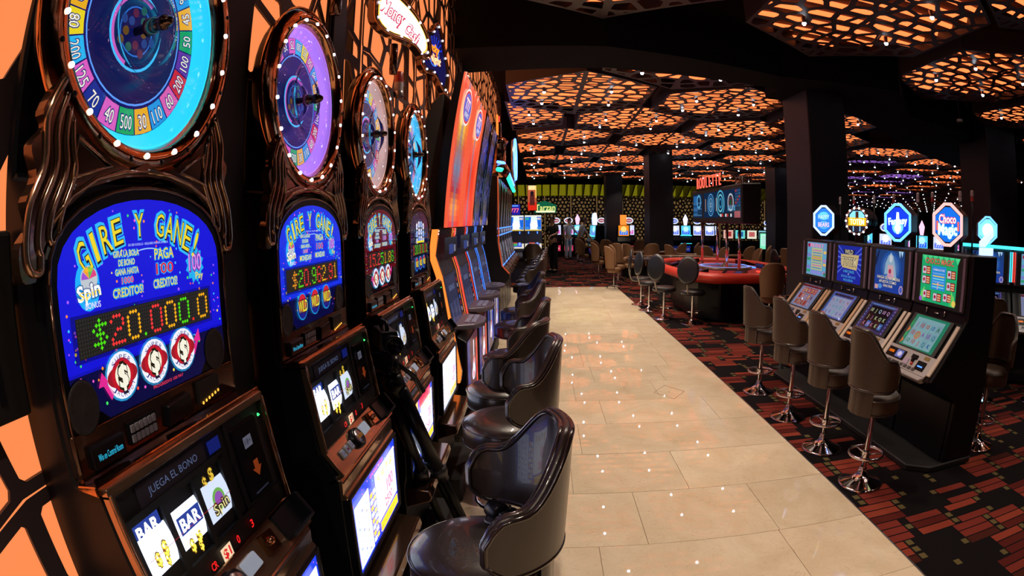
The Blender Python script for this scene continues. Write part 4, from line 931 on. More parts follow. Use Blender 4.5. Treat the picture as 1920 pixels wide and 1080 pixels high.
b = MB(); b.tube([(.53 * math.cos(k*2*PI/36), -.03, .40 * math.sin(k*2*PI/36)) for k in range(36)], .018, 8, True); b.build('blue_neon', G_BLUE2, t)
A = Art((0, -.024, 0)); A.disc(0, 0, .50, '#e0d020', 0, .37, 32); A.disc(0, 0, .42, '#2050d0', 1, .30, 32); A.disc(0, 0, .26, '#f0f0ff', 2, .19, 24); A.otext('WIN', 0, 0, .2, '#ffffff', '#d02040', 3, .5, off=.05); A.build('sign_print', PRINT, t)
b = MB(); b.tube([(0, 0, -.38), (0, 0, -.56)], .03, 8); b.build('post', STEEL, t)

# ================================================================== STOOLS with a winged back (seat at z .66; the back is at +x, the sitter faces -x)
def stool(name, label, cat, group, leather, light=False, zseat=.665):
    t = thing(name, label, cat, (0, 0, 0), 0, group); R = .212
    b = MB(); b.lathe([(0, zseat - .135), (R - .035, zseat - .135), (R - .006, zseat - .125), (R, zseat - .10), (R, zseat - .045), (R - .008, zseat - .022), (R - .035, zseat - .004), (R * .5, zseat + .004), (0, zseat + .005)], 36); b.build('seat', leather, t)
    b = MB(); b.tube([((R + .001) * math.cos(a*2*PI/36), (R + .001) * math.sin(a*2*PI/36), zseat - .030) for a in range(36)], .0035, 6, True); b.tube([((R - .001) * math.cos(a*2*PI/36), (R - .001) * math.sin(a*2*PI/36), zseat - .118) for a in range(36)], .0035, 6, True); b.build('seat_piping', PIPING, t)
    A0_ = math.radians(90)
    def top(a):
        u = abs(a) / A0_; s = max(0, min(1, (u - .20) / .55)); s = s*s*(3-2*s); z = .385 - .165 * s
        if u > .84: z -= .07 * ((u - .84) / .16) ** 2
        return zseat + z
    def bot(a):
        u = abs(a) / A0_; return zseat + .035 + (.05 * ((u - .80) / .20) ** 2 if u > .80 else 0)
    def pt(a, v, off):
        z = bot(a) + (top(a) - bot(a)) * v; rr = R + .006 + off + (z - zseat) * .05 * math.cos(a / 2); return (rr * math.cos(a), rr * math.sin(a), z)
    th = .038; n = 36; nv = 8
    inner = lambda u, v: pt(-A0_ + 2*A0_*u, v, 0); outer = lambda u, v: pt(-A0_ + 2*A0_*u, v, th)
    b = MB(); b.grid(lambda u, v: inner(1-u, v), n, nv); b.grid(outer, n, nv)
    edge = [(-A0_ + 2*A0_*k/n) for k in range(n + 1)]
    for (f1, v) in ((pt, 1), (pt, 0)):
        vs = [f1(a, v, 0) for a in edge] + [f1(a, v, th) for a in edge]; b.add(vs, [(i, i+1, n+2+i, n+1+i) if v == 1 else (i+1, i, n+1+i, n+2+i) for i in range(n)])
    for a in (-A0_, A0_):
        vs = [pt(a, k/nv, 0) for k in range(nv+1)] + [pt(a, k/nv, th) for k in range(nv+1)]; b.add(vs, [(i, i+1, nv+2+i, nv+1+i) for i in range(nv)])
    o = b.build('backrest', leather, t)
    for off, rr in ((.004, .010), (th - .004, .008), (th * .5, .014)):
        b = MB(); P = [pt(-A0_, k/5, off) for k in range(5)] + [pt(a, 1, off) for a in edge] + [pt(A0_, 1 - k/5, off) for k in range(1, 5)]
        P += [pt(a, 0, off) for a in edge[::-1]]
        b.tube(P, rr, 8, True); b.build('piping', PIPING if off != th * .5 else leather, o)
    # the pleated skirt that ties back and seat together
    b = MB(); b.grid(lambda u, v: ((R + .012 + .006 * abs(math.sin(u * 12))) * math.cos(-.75 + 1.5*u), (R + .012 + .006 * abs(math.sin(u * 12))) * math.sin(-.75 + 1.5*u), zseat - .13 + .19 * v), 24, 2)
    b.build('back_skirt', leather, t)
    b = MB(); b.lathe([(.026, .03), (.026, zseat - .14), (.05, zseat - .136)], 18); b.build('pole', CHROME, t)
    b = MB(); b.lathe([(0, .0), (.205, .0), (.21, .006), (.19, .014), (.10, .035), (.05, .065), (.036, .10), (.036, .11), (.02, .112)], 36); b.build('base', CHROME, t)
    b = MB(); b.tube([(.155 * math.cos(a*2*PI/32), .155 * math.sin(a*2*PI/32), .21) for a in range(32)], .0105, 8, True)
    b.lathe([(.036, .185), (.036, .225)], 16); 
    for k in range(3): a = k*2*PI/3 + .5; b.tube([(.03*math.cos(a), .03*math.sin(a), .205), (.15*math.cos(a), .15*math.sin(a), .21)], .006, 6)
    b.build('footrest', CHROME, t)
    return t
# left row: back towards the aisle (+x), facing the machines
s0 = stool('bar_stool', 'brown leather stool with its back cut off by the bottom of the picture', 'stool', 'winged leather stools before the left row', LEATHER)
s0.location = (-.17, .62, 0); s0.rotation_euler = (0, 0, -.1)
LS = [(-.185, 1.42, .20, 'nearest brown leather stool, seen whole, with a black camera lying on its seat'),
      (-.17, 2.56, .12, 'brown leather stool before the maroon machine, its grey-lit inner back facing the picture'),
      (-.22, 3.12, -.35, 'brown leather stool turned away, its dark back before the sky blue wheel machine'),
      (-.20, 3.90, -.05, 'brown leather stool before the first tall red display machine'),
      (-.22, 5.12, .05, 'brown leather stool with blue-lit seat edge before the blue-lit tall machines'),
      (-.22, 5.95, .1, 'brown leather stool before the farthest tall machine')]
for x, y, a, l in LS: dup(s0, (x, y, 0), a, l)
for k in range(6): dup(s0, (-.20 + .02 * k, 8.4 + .66 * k, 0), rnd.uniform(-.12, .12), ('nearest', 'second', 'third', 'fourth', 'fifth', 'farthest')[k] + ' brown stool in front of the far left bank', group='brown stools before the far left bank')
# right bank: facing +x
s1 = stool('bar_stool', 'tan-brown leather stool before the rightmost machine of the right bank', 'stool', 'winged leather stools before the right bank', LEATHERB, zseat=.63)
s1.scale = (.79, .79, 1); s1.location = (2.07, 2.78, 0); s1.rotation_euler = (0, 0, PI + .10)
for x, y, a, l in ((2.08, 3.40, .12, 'tan-brown leather stool second from the near end of the right bank'), (2.10, 4.10, .08, 'tan-brown leather stool third from the near end of the right bank'), (2.12, 4.86, .06, 'tan-brown leather stool at the far end of the right bank beside a steel pot')):
    dup(s1, (x, y, 0), PI + a, l)
dup(s1, (3.42, 2.95, 0), .1, 'brown stool hidden behind the right bank, its chrome foot lit blue', group='stools beyond the right bank')
dup(s1, (4.42, 3.90, 0), -2.2, 'brown stool before the far right bank at the right edge of the picture', group='stools beyond the right bank')
dup(s1, (5.02, 3.55, 0), -2.2, 'chrome-footed stool cut by the right edge of the picture', group='stools beyond the right bank')

# ================================================================== RIGHT BANK: four slant machines with two screens and a lit topper each
def reel_grid(A, x0, y0, x1, y1, cols, rows, sym, bgs, inks, l=2, k=.5):
    r = random.Random(int((x0 + y1) * 977) + cols * 7 + len(inks)); w_, h_ = (x1 - x0) / cols, (y1 - y0) / rows
    for i in range(cols):
        for j in range(rows):
            bg = r.choice(bgs)
            if bg: A.rect(x0 + i*w_ + w_*.06, y0 + j*h_ + h_*.06, x0 + (i+1)*w_ - w_*.06, y0 + (j+1)*h_ - h_*.06, bg, l)
            A.text(r.choice(sym), x0 + (i+.5)*w_, y0 + (j+.5)*h_, h_ * k, r.choice(inks), l + 1, off=.02)
def s_pay(A, kind):
    X, Y = .215, .165
    if kind == 0:
        A.rect(-X, -Y, X, Y, '#70a0c8', 0); A.otext('FRUTAS 7', .0, .135, .032, '#e03890', '#f8d0e8', 3, .30, off=.05); A.rect(-.20, .115, -.15, .15, '#a02040', 2)
        A.rect(-.11, -.11, .13, .11, '#b8c090', 1); A.rect(-.10, -.01, .12, .03, '#c0b048', 2)
        for j in range(8): A.rect(-.09, -.095 + j*.025, .11, -.085 + j*.025, ('#5080c0', '#d070b0', '#7090c0')[j % 3], 2)
        for j in range(6): A.rect(-.21, -.14 + j*.04, -.13, -.115 + j*.04, ('#30a070', '#8080d0', '#60b0d0')[j % 3], 1); A.rect(.15, -.14 + j*.04, .21, -.115 + j*.04, ('#c080c0', '#60b0d0', '#f0c060')[j % 3], 1)
        A.rect(-.11, -.15, .12, -.12, '#9090e0', 1); A.disc(.19, -.14, .02, '#208050', 2)
    elif kind == 1:
        A.rect(-X, -Y, X, Y, '#2028a0', 0)
        for k in range(16): a = k * PI / 8; A.poly([(0, .02), (.30*math.cos(a), .02 + .24*math.sin(a)), (.30*math.cos(a+.14), .02 + .24*math.sin(a+.14))] if abs(math.sin(a)) < .2 or True else [], '#4858d0', 1) if False else None
        for k in range(6): A.poly([(-X, -.10 + k*.05), (-.05, .0 + k*.012), (-X, -.085 + k*.05)], '#5870e0', 1); A.poly([(X, -.10 + k*.05), (.05, .0 + k*.012), (X, -.085 + k*.05)], '#5870e0', 1)
        A.poly([(-.10, .09), (-.12, .13), (.10, .13), (.08, .09)], '#101840', 2); A.otext('WILD', -.01, .112, .038, '#e8d8a8', '#302010', 4, .15, off=.04)
        A.poly([(-.16, .085), (-.15, -.005), (-.12, -.035), (.14, -.045), (.17, .09)], '#c8b078', 2); A.otext('TOTEM', 0, .025, .075, '#d8c898', '#20204c', 4, .26, off=.06)
        A.otext('CARD CRAZE', 0, -.065, .022, '#50b8f0', '#102070', 3, .20, off=.04); A.text('OR', 0, -.088, .014, '#e0e0ff', 3); A.otext('BONUS REPLAYS', 0, -.112, .022, '#50a0f0', '#102070', 3, .26, off=.04); A.otext('INCLUIDOS', 0, -.143, .020, '#50b8f0', '#102070', 3, .17, off=.04)
    elif kind == 2:
        for j in range(12): f = j / 12; A.rect(-X, -Y + j*.0275, X, -Y + (j+1)*.0275 + .0002, tuple(p + (q - p) * f for p, q in zip(lin('#2040a0'), lin('#204070'))), 0)
        for j in range(5): A.disc(.02, .03 - j*.004, .15 - j*.026, tuple(p + (q - p) * j / 5 for p, q in zip(lin('#2050a0'), lin('#78a0d0'))), 1 + j * .2, .13 - j*.022)
        # a pale veiled figure
        A.poly([(-.07, -.03), (-.055, .06), (-.02, .12), (.02, .15), (.055, .12), (.085, .05), (.11, -.04), (.08, -.06), (.04, -.03), (-.02, -.02)], '#90b0c8', 3); A.disc(.02, .10, .024, '#c8d0d8', 4, .03); A.poly([(-.02, .05), (.06, .05), (.08, -.05), (-.02, -.05)], '#d0a8b0', 4); A.disc(.015, .0, .02, '#b03050', 5); A.disc(.02, -.04, .03, '#d090b0', 5, .025)
        A.poly([(-X, .02), (-.19, .05), (-.15, .16), (-.17, .16), (-X, .09)], '#182048', 3); A.poly([(.13, .165), (.15, .11), (.16, .165), (.18, .12), (.195, .165)], '#b0d8f8', 3)
        A.otext('HAGA SU PRIMERA', 0, -.055, .024, '#f0e0c0', '#303048', 6, .34, off=.04); A.otext('APUESTA COMO', -.01, -.087, .022, '#f0e0c0', '#102060', 6, .26, off=.04); A.otext('FAN FAIR', .0, -.118, .022, '#f0e0c0', '#102060', 6, .14, off=.04)
        A.disc(.19, -.13, .028, '#c8a0b8', 6, .033); A.disc(.19, -.13, .020, '#5060c0', 7, .024); A.rect(-.20, -.155, -.15, -.12, '#d0a0a0', 6); A.disc(-.12, -.13, .03, '#5090d8', 5, .02)
    else:
        A.rect(-X, -Y, X, Y, '#20b070', 0)
        for k in range(7): A.poly([(-.21 + k*.065, .165), (-.175 + k*.065, .12), (-.15 + k*.065, .165)], '#50e090', 1)
        A.otext('CHOCO MAGIC', 0, .128, .040, '#f08060', '#502018', 4, .34, off=.06)
        A.rect(-.085, -.07, .085, .095, '#3090e0', 2); A.otext('COMBINACIONES', 0, .07, .014, '#f0f0ff', '#2060b0', 3, .14)
        for j in range(6): A.rect(-.07, -.055 + j*.019, .07, -.047 + j*.019, ('#80e0f0', '#f0d060', '#80b0f0')[j % 3], 3)
        A.otext('7', 0, -.04, .04, '#e04040', '#ffffff', 5, .022, off=.06)
        for (x, y) in ((-.15, .06), (-.15, -.01), (.15, .05), (.15, -.03), (-.13, -.11), (0, -.12), (.12, -.11)):
            A.rect(x - .05, y - .030, x + .05, y + .028, '#104830', 2); A.rect(x - .047, y - .027, x - .005, y + .025, '#d8c8d8', 3); A.rect(x, y - .027, x + .045, y + .025, '#c03038', 3)
            for q in range(3): A.rect(x + .004, y - .022 + q*.016, x + .040, y - .014 + q*.016, '#e8c890', 4)
            A.disc(x - .026, y, .013, '#b02040', 4)
        for sx in (-1, 1):
            for k in range(4): A.poly([(sx*.21, -.16), (sx*(.19 - k*.012), -.08 + k*.01), (sx*(.185 - k*.014), -.16)], ('#b0f060', '#30c060')[k % 2], 3)
        A.disc(-.20, -.15, .018, '#a060d0', 5); A.disc(.20, -.14, .022, '#f0d060', 5)
def s_game(A, kind):
    X, Y = .205, .135
    if kind == 0:
        A.rect(-X, -Y, X, Y, '#8890b8', 0); reel_grid(A, -.16, -.12, .16, .10, 5, 3, '7AQK', ['#b04838', '#b07060', '#8078a0', '#a05048'], ['#f0d0a0', '#e0b0c0', '#702020']); A.rect(-X, .105, X, .13, '#702028', 2)
    elif kind == 1:
        A.rect(-X, -Y, X, Y, '#5068b8', 0); A.rect(-.17, -.12, .17, .085, '#a0a8cc', 1); reel_grid(A, -.165, -.11, .165, .08, 5, 3, ['K', 'A', '10', 'J', 'Q', '9'], [None, None, '#90b0c8'], ['#3050b0', '#b03060', '#30a0a8', '#8040b0'], 2, .45); A.rect(-.17, .095, .17, .12, '#202848', 2); A.rect(-X, -.135, -.12, -.10, '#c06060', 2)
    elif kind == 2:
        A.rect(-X, -Y, X, Y, '#2c3468', 0); A.rect(-.155, -.11, .155, .10, '#080c18', 1); reel_grid(A, -.15, -.105, .15, .095, 5, 3, ['Q', 'A', 'J', '10', 'K'], [None, None, None, '#3070c0'], ['#b0c8e0', '#c080a0', '#c0d8a0', '#d0a0d0'], 2, .5); A.rect(-.17, .11, .17, .125, '#6080c0', 2)
        for k in range(9): A.disc(-.19, -.12 + k*.03, .010, '#6878c0', 2, n=7); A.disc(.19, -.12 + k*.03, .010, '#8060b0', 2, n=7)
    else:
        A.rect(-X, -Y, X, Y, '#309070', 0); A.rect(-.165, -.125, .165, .115, '#90c0c8', 1); reel_grid(A, -.16, -.12, .16, .09, 5, 3, ['A', '10', 'K', 'J', 'Q'], [None, None, '#88b0c0'], ['#2860b0', '#c04040', '#3090a0', '#9050b0', '#308050'], 2, .5); A.disc(-.06, -.03, .035, '#d09070', 3); A.disc(-.06, -.03, .022, '#b0a080', 4)
        for k in range(4): A.poly([(-X, -.13 + k*.05), (-.175, -.10 + k*.05), (-X, -.07 + k*.05)], ('#e08040', '#30b060')[k % 2], 3)
def oct_pts(rx, ry):
    return [(rx, ry*.46), (rx*.22, ry), (-rx*.22, ry), (-rx, ry*.46), (-rx, -ry*.46), (-rx*.22, -ry), (rx*.22, -ry), (rx, -ry*.46)]
def slant_machine(x, yc, kind, label, group, trim=BEIGE, top='oct', glowm=None, art=None, cat='slot machine', face=-1, rz=None):
    t = thing('slant_slot_machine', label, cat, (x, yc, 0), rz if rz is not None else (-PI/2 if face < 0 else PI/2), group); h = .322
    b = MB(); b.prism([(.60, .05), (.28, .05), (.28, .48), (.10, .60), (.005, .635), (.018, .660), (.305, 1.006), (.318, 1.06), (.330, 1.462), (.60, 1.462)], -h, h, 'x'); bevel(b.build('cabinet', BLACK, t), .006, 1)
    # slanted panel
    o1 = Vector((0, .013, .655)); o0 = Vector((0, .305, 1.008)); v = (o0 - o1).normalized(); L = (o0 - o1).length; Fp = Art(o1, (1, 0, 0), v).F
    def hole(b, pts): pass
    for sx in (-1, 1):
        b = MB(Fp); b.box(sx*h - (.040 if sx > 0 else 0), sx*h + (.040 if sx < 0 else 0), .02, L - .03, .0, .016); bevel(b.build('side_strip', trim, t), .003, 1)
    b = MB(Fp); b.prism([(-h + .02, .06), (-h + .05, .0), (h - .05, .0), (h - .02, .06), (h - .03, .155), (-h + .03, .155)], .0, .014, 'z'); bevel(b.build('control_panel', SILVER if kind != 0 else SILVER, t), .003, 1)
    b = MB(Fp); b.prism([(-h + .05, .0), (-h + .09, -.035), (h - .09, -.035), (h - .05, .0)], -.035, .013, 'z'); bevel(b.build('front_lip', SILVER, t), .006, 2)
    b = MB(Fp); b.box(-.245, .245, .150, L - .012, .002, .014); bz = bevel(b.build('screen_bezel', BLACKM, t), .004, 1)
    A = Art(o1, (1, 0, 0), v, d=.0004); A.F = A.F @ Matrix.Translation((0, .155 + (L - .167) / 2, .0146)); s_game(A, kind); A.build('screen_picture', SCREEN, bz)
    b = MB(Fp); b.face([(-.215, .160, .0185), (.215, .160, .0185), (.215, L - .02, .0185), (-.215, L - .02, .0185)]); b.build('screen_glass', GLASS, bz)
    b = MB(Fp); b.box(-.27, -.045, .050, .128, .012, .020); mp = bevel(b.build('meter_pod', BLACK, t), .004, 1)
    A = Art(o1, (1, 0, 0), v); A.F = A.F @ Matrix.Translation((0, 0, .0205)); A.rect(-.155, .060, -.070, .120, '#6068a8', 0); A.disc(-.11, .09, .025, '#c8b8d0', 1, .02); A.text('1000', -.215, .092, .022, '#ff7a10', 1, w=.066, off=.03); A.build('meter_print', PRINT, mp)
    b = MB(Fp); b.box(.030, .100, .095, .128, .012, .024); b.box(.052, .078, .070, .1, .012, .03); bevel(b.build('coin_slot', BLACK, t), .003, 1)
    b = MB(Fp); b.lathe([(.013, .012), (.012, .022), (0, .024)], 14, M=Matrix.Translation((.070, .058, 0))); b.build('red_button', mat_redb, t)
    b = MB(Fp); b.box(-.03, .022, .040, .085, .012, .018); st = b.build('price_sticker', INKD, t)
    b = MB(Fp); b.box(.125, .225, .030, .100, .012, .022); cr = bevel(b.build('bill_slot', BLACK, t), .004, 1)
    b = MB(Fp); b.box(.150, .205, .052, .062, .0222, .0228); b.build('blue_lamp', G_BLUE, cr)
    b = MB(Fp); b.box(.165, .225, .118, .142, .012, .017); b.build('brass_plate', mat_brassp, t)
    n_ = 7
    for i in range(n_):
        b = MB(Fp); x0 = -.21 + i * .052; b.prism([(x0, .012), (x0 + .034, .012), (x0 + .042, .034), (x0 + .008, .034)], .013, .019, 'z'); b.build('button', mat_dbtn, t)
    # upper monitor
    o1 = Vector((0, .316, 1.075)); o0 = Vector((0, .328, 1.455)); v = (o0 - o1).normalized(); L = (o0 - o1).length; Fm = Art(o1, (1, 0, 0), v).F
    b = MB(Fm); b.box(-h + .004, h - .004, 0, L, -.01, .022); mo = bevel(b.build('monitor', BLACKM, t), .008, 2)
    for sx in (-1, 1):
        b = MB(Fm); b.box(sx*.292 - .014, sx*.292 + .014, .01, L - .02, .02, .030); bevel(b.build('monitor_strip', mat_lilac, mo), .003, 1)
    A = Art(o1, (1, 0, 0), v, d=.0004); A.F = A.F @ Matrix.Translation((0, L / 2, .0226)); s_pay(A, kind); A.build('monitor_picture', SCREEN2, mo)
    for x_ in (-.12, .10):
        b = MB(); b.tube([(x_, .300, 1.02), (x_ + .004, .302, 1.062)], .006, 7); b.build('chrome_pin', STEEL, t)
    b = MB(); b.lathe([(.03, .0), (.026, .008), (0, .01)], 16, M=Matrix.Translation((0, .306, 1.035)) @ Matrix.Rotation(PI/2, 4, 'X'), sx=1, sy=.3); b.build('logo_badge', STEEL, t)
    # topper
    tp = (0, .385, 1.655); TM = Matrix.Translation(tp) @ Matrix.Rotation(.55 if rz is None else 0, 4, 'Z')
    if top:
        b = MB(TM); P = oct_pts(.125, .152) if top == 'oct' else [(.125*math.cos(k*PI/12), .125*math.sin(k*PI/12)) for k in range(24)]
        b.prism([(x_ * 1.02, z_ * 1.02) for x_, z_ in P], .0, .20, 'y'); b.lathe([(.10, -.20), (.115, -.26), (.08, -.30), (0, -.31)], 20, M=Matrix.Rotation(PI/2, 4, 'X')); b.box(-.05, .05, .05, .15, -.21, -.12)
        hs = bevel(b.build('topper_housing', BLACK, t), .006, 1)
        b = MB(TM); Q = [Vector((p[0]*.94, -.004, p[1]*.94)) for p in P]
        if top == 'oct': b.tube(Q, .0125, 8, True); b.build('neon_frame', glowm or G_WHITE, hs)
        else:
            b.tube(Q, .010, 8, True); b.build('chrome_ring', CHROME, hs)
            for k in range(14):
                b = MB(TM); a = 2*PI*k/14; b.lathe([(.011, 0), (.009, .008), (0, .011)], 8, M=Matrix.Translation((.119*math.cos(a), -.008, .119*math.sin(a))) @ Matrix.Rotation(PI/2, 4, 'X')); b.build('edge_bulb', BULB, hs)
        A = Art((0, -.0015, 0)); A.F = TM @ A.F @ Matrix.Scale(.91, 4); (art or (lambda A: None))(A); A.build('topper_print', TOPP, hs)
    return t
SCREEN = printed('screen', .62, .15); SCREEN2 = printed('monitor_screen', .85, .15); TOPP = printed('topper_print_glow', 1.9)
mat_redb = mat('red_button', (.5, .03, .02), .3); mat_brassp = mat('brass_plate', (.28, .20, .06), .35, .5); mat_dbtn = mat('dark_button', (.06, .055, .06), .35)
mat_lilac = mat('lilac_strip', (.20, .14, .22), .4, .2); INKD = mat('price_sticker', (.40, .30, .45), .5)
def ta0(A): A.poly([(x*.86, y*.86) for x, y in oct_pts(.135, .155)], '#1868c8', 0); A.disc(0, .05, .07, '#50b0f0', 1, .045); A.disc(0, -.05, .07, '#4090e8', 1, .045); A.otext('HAPPY', 0, .04, .05, '#b0e0ff', '#2040a0', 2, .15, off=.05); A.otext('BEARS', 0, -.045, .05, '#e0c0f0', '#2040a0', 2, .15, off=.05)
def ta1(A): A.disc(0, 0, .11, '#101828', 0); A.poly([(-.09, .03), (.09, .03), (.09, .06), (.05, .10), (-.05, .10), (-.09, .06)], '#70b8e0', 1); A.rect(-.018, .02, .018, .095, '#301810', 2); A.poly([(-.105, -.045), (.105, -.045), (.108, .035), (-.108, .035)], '#f0a010', 2); A.otext('TOTEM', 0, -.005, .055, '#fff8e0', '#f8d060', 3, .17, off=.05); A.rect(-.05, -.10, -.04, -.05, '#80b0d0', 1); A.rect(.03, -.10, .04, -.05, '#80b0d0', 1)
def ta2(A): A.poly([(x*.86, y*.86) for x, y in oct_pts(.135, .155)], '#0830c0', 0); A.disc(0, -.04, .06, '#60b0ff', 1, .06); A.otext('Fantasy', 0, .015, .06, '#ffffff', '#a0d0ff', 3, .20, off=.05, rot=.08); A.poly([(-.012, .09), (.012, .09), (.02, .0), (.012, -.10), (-.012, -.10), (-.02, .0)], '#e0f0ff', 2); A.disc(0, -.05, .035, '#e8f8ff', 3)
def ta3(A): A.poly([(x*.86, y*.86) for x, y in oct_pts(.135, .155)], '#0858b8', 0); A.otext('Choco', -.002, .045, .065, '#ffffff', '#d02030', 3, .16, off=.07); A.otext('Magic', 0, -.035, .085, '#ffffff', '#80c0ff', 3, .18, off=.07); [A.disc(sx*.098, -.02 + k*.018, .010, '#d05040', 2) for sx in (-1, 1) for k in range(-1, 3)]
RBX = 2.50; G4 = 'four slant machines of the right bank'
GR = glow('white_blue_neon', (.45, .60, 1), 1.8); GRR = glow('white_red_neon', (1, .45, .42), 1.5); GBL = glow('azure_neon', (.12, .42, 1), 2.2)
slant_machine(RBX, 3.08, 3, 'slant machine with a green upper paytable screen, nearest of the right bank', G4, glowm=GRR, art=ta3)
slant_machine(RBX, 3.745, 2, 'slant machine with a veiled pale figure on its blue upper screen', G4, glowm=GBL, art=ta2)
slant_machine(RBX, 4.41, 1, 'slant machine with gold lettering on a blue upper screen and a round bulb-edged topper', G4, trim=BRASSP, top='round', art=ta1)
slant_machine(RBX, 5.075, 0, 'slant machine at the far end of the right bank with a red lower game screen', G4, trim=BRASSP, glowm=GR, art=ta0)
b = MB(); b.prism([(2.66, 2.70), (3.12, 2.72), (3.12, 5.44), (2.60, 5.44), (2.50, 5.36), (2.50, 2.82)], 0, .048, 'z'); bevel(tag(b.build('bank_plinth', BLACKM), 'low black chamfered plinth under the right bank', 'plinth'), .008, 1)
b = MB(); b.prism([(3.11, .05), (2.79, .05), (2.79, .48), (2.58, .62), (2.505, .645), (2.81, 1.03), (2.83, 1.46), (3.11, 1.46)], 2.72, 2.754, 'y'); bevel(tag(b.build('bank_end_board', BLACK), 'black end board of the right bank, facing the picture', 'panel'), .006, 1)
t = thing('neon_bracket', 'blue-white neon bracket glowing on the end of the right bank', 'sign', (3.02, 2.80, 1.464)); b = MB()
b.prism([(-.03, .0), (.10, .0), (.10, .05), (-.03, .05)], -.02, .02, 'y'); b.prism([(-.03, .055), (.0, .055), (.10, .13), (.10, .17), (-.03, .09)], -.02, .02, 'y'); b.build('neon_face', GR, t)
# service lights on top of the bank
for i, (x, y) in enumerate(((3.05, 5.0), (3.05, 4.72), (3.05, 4.35), (3.05, 4.02), (3.02, 3.62), (3.02, 3.42), (3.0, 3.05), (2.99, 2.90))):
    t = thing('service_light', 'service light on a thin post of the right bank, ' + ('first', 'second', 'third', 'fourth', 'fifth', 'sixth', 'seventh', 'last')[i] + ' from its far end', 'light', (x, y, 1.464), 0, 'two-tone service lights on the right bank')
    b = MB(); b.tube([(0, 0, 0), (0, 0, .36)], .008, 6); b.build('post', BLACK, t)
    b = MB(); b.lathe([(0, .36), (.013, .36), (.013, .392), (0, .392)], 10, sm=False); b.build('lower_lens', mat_wl if i % 2 == 0 else mat_rl, t); b = MB(); b.lathe([(0, .396), (.013, .396), (.013, .43), (.006, .436), (0, .436)], 10, sm=False); b.build('upper_lens', mat_wl, t)

# ------ the next bank at the right edge of the picture
G5 = 'slant machines of the bank at the right edge'
def tb(A): A.poly([(x*.86, y*.86) for x, y in oct_pts(.135, .155)], '#70e0ff', 0); A.disc(0, 0, .08, '#ffffff', 1); A.otext('Sun', .02, -.02, .06, '#ffe0f0', '#b0f0ff', 2, .10)
FA = -math.radians(40)
for k, kd, l in ((0, 2, 'slant machine with a white octagonal topper, leftmost of the angled bank at the right edge'), (1, 0, 'slant machine with a colourful slot screen cut by the right edge of the picture')):
    slant_machine(4.70 + .67 * k * math.cos(FA), 4.22 + .67 * k * math.sin(FA), kd, l, G5, trim=BLACKM, glowm=GBL, art=tb, rz=FA)
M = Matrix.Translation((4.70, 4.22, 0)) @ Matrix.Rotation(FA, 4, 'Z')
for dx, m_, l in ((.315, G_CYAN, 'upright cyan neon loop between the two machines at the right edge'), (.355, G_RED, 'upright red neon loop between the two machines at the right edge')):
    b = MB(M); b.tube([(dx - .012, .28, 1.12), (dx + .012, .28, 1.12), (dx + .012, .29, 1.44), (dx - .012, .29, 1.44)], .006, 7, True); tag(b.build('neon_loop', m_), l, 'light')
b = MB(M); b.box(-.33, 1.0, .27, .33, 1.466, 1.50); tag(b.build('neon_strip', G_CYAN), 'pale blue neon strip along the top of the two machines at the right edge', 'light')
# steel pot on a small black stand at the far end of the bank
t = thing('side_stand', 'small black stand at the far end of the right bank under a steel pot', 'stand', (2.74, 5.68, 0))
b = MB(); b.lathe([(0, 0), (.12, 0), (.12, .01), (.02, .02), (.02, .63), (.11, .64), (.11, .66), (0, .66)], 24); b.build('column', BLACK, t)
t = thing('steel_pot', 'small round steel pot on a black stand beside the column', 'pot', (2.74, 5.68, .661))
b = MB(); b.lathe([(0, 0), (.075, 0), (.085, .01), (.085, .14), (.09, .145), (.088, .15), (.078, .145), (.078, .02), (0, .02)], 28); b.build('pot_body', CHROME, t)

# ================================================================== ROULETTE TABLE with its screen tower
def letters(t_, s, x, y0, y1, z, h, m_, parent, name, depth=.012):
    """upright solid letters facing -x, from y0 (left for the viewer) to y1"""
    n = len(s); adv = (y1 - y0) / n
    for i, ch in enumerate(s):
        cu = bpy.data.curves.new('t', 'FONT'); cu.body = ch; cu.size = h / .72; cu.extrude = depth / 2; cu.resolution_u = 2; cu.offset = 0; cu.align_x = 'CENTER'
        o = bpy.data.objects.new('t', cu); C.objects.link(o); dg = bpy.context.evaluated_depsgraph_get(); me = bpy.data.meshes.new_from_object(o.evaluated_get(dg))
        bpy.data.objects.remove(o); me.name = name; me.materials.clear(); me.materials.append(m_); me.transform(Matrix.Diagonal((.78, 1, 1, 1)))
        M = Matrix(((0, 0, -1, x), (-1, 0, 0, y0 + adv * (i + .5)), (0, 1, 0, z), (0, 0, 0, 1))); me.transform(M)
        q = bpy.data.objects.new(name, me); C.objects.link(q); q.parent = parent
t = thing('roulette_table', 'black electronic roulette table with a padded red rim, under a tower of screens', 'table', (3.45, 10.0, 0))
OUT = [(-.72, -1.78), (-1.05, -1.35), (-1.12, -.6), (-1.12, .4), (-.95, 1.3), (-.45, 1.85), (.45, 1.85), (.95, 1.3), (1.12, .5), (1.12, -.5), (.98, -1.2), (.62, -1.72)]
b = MB(); b.prism([(x * .80, y * .86) for x, y in OUT], .02, .68, 'z'); bevel(b.build('body', BLACK, t), .02, 1)
b = MB(); b.prism([(x * .95, y * .96) for x, y in OUT], .68, .745, 'z'); b.build('table_top', BLACKM, t)
b = MB(); P = [p for p in tri_curve([(x, y, .74) for x, y in OUT + [OUT[0]]], 4)][:-1]; b.tube(P, .085, 10, True, flat=1.0); b.build('padded_rim', REDV, t)
b = MB(); b.prism([(x * .80, y * .86) for x, y in OUT], .746, .752, 'z'); b.build('red_felt', FELT, t)
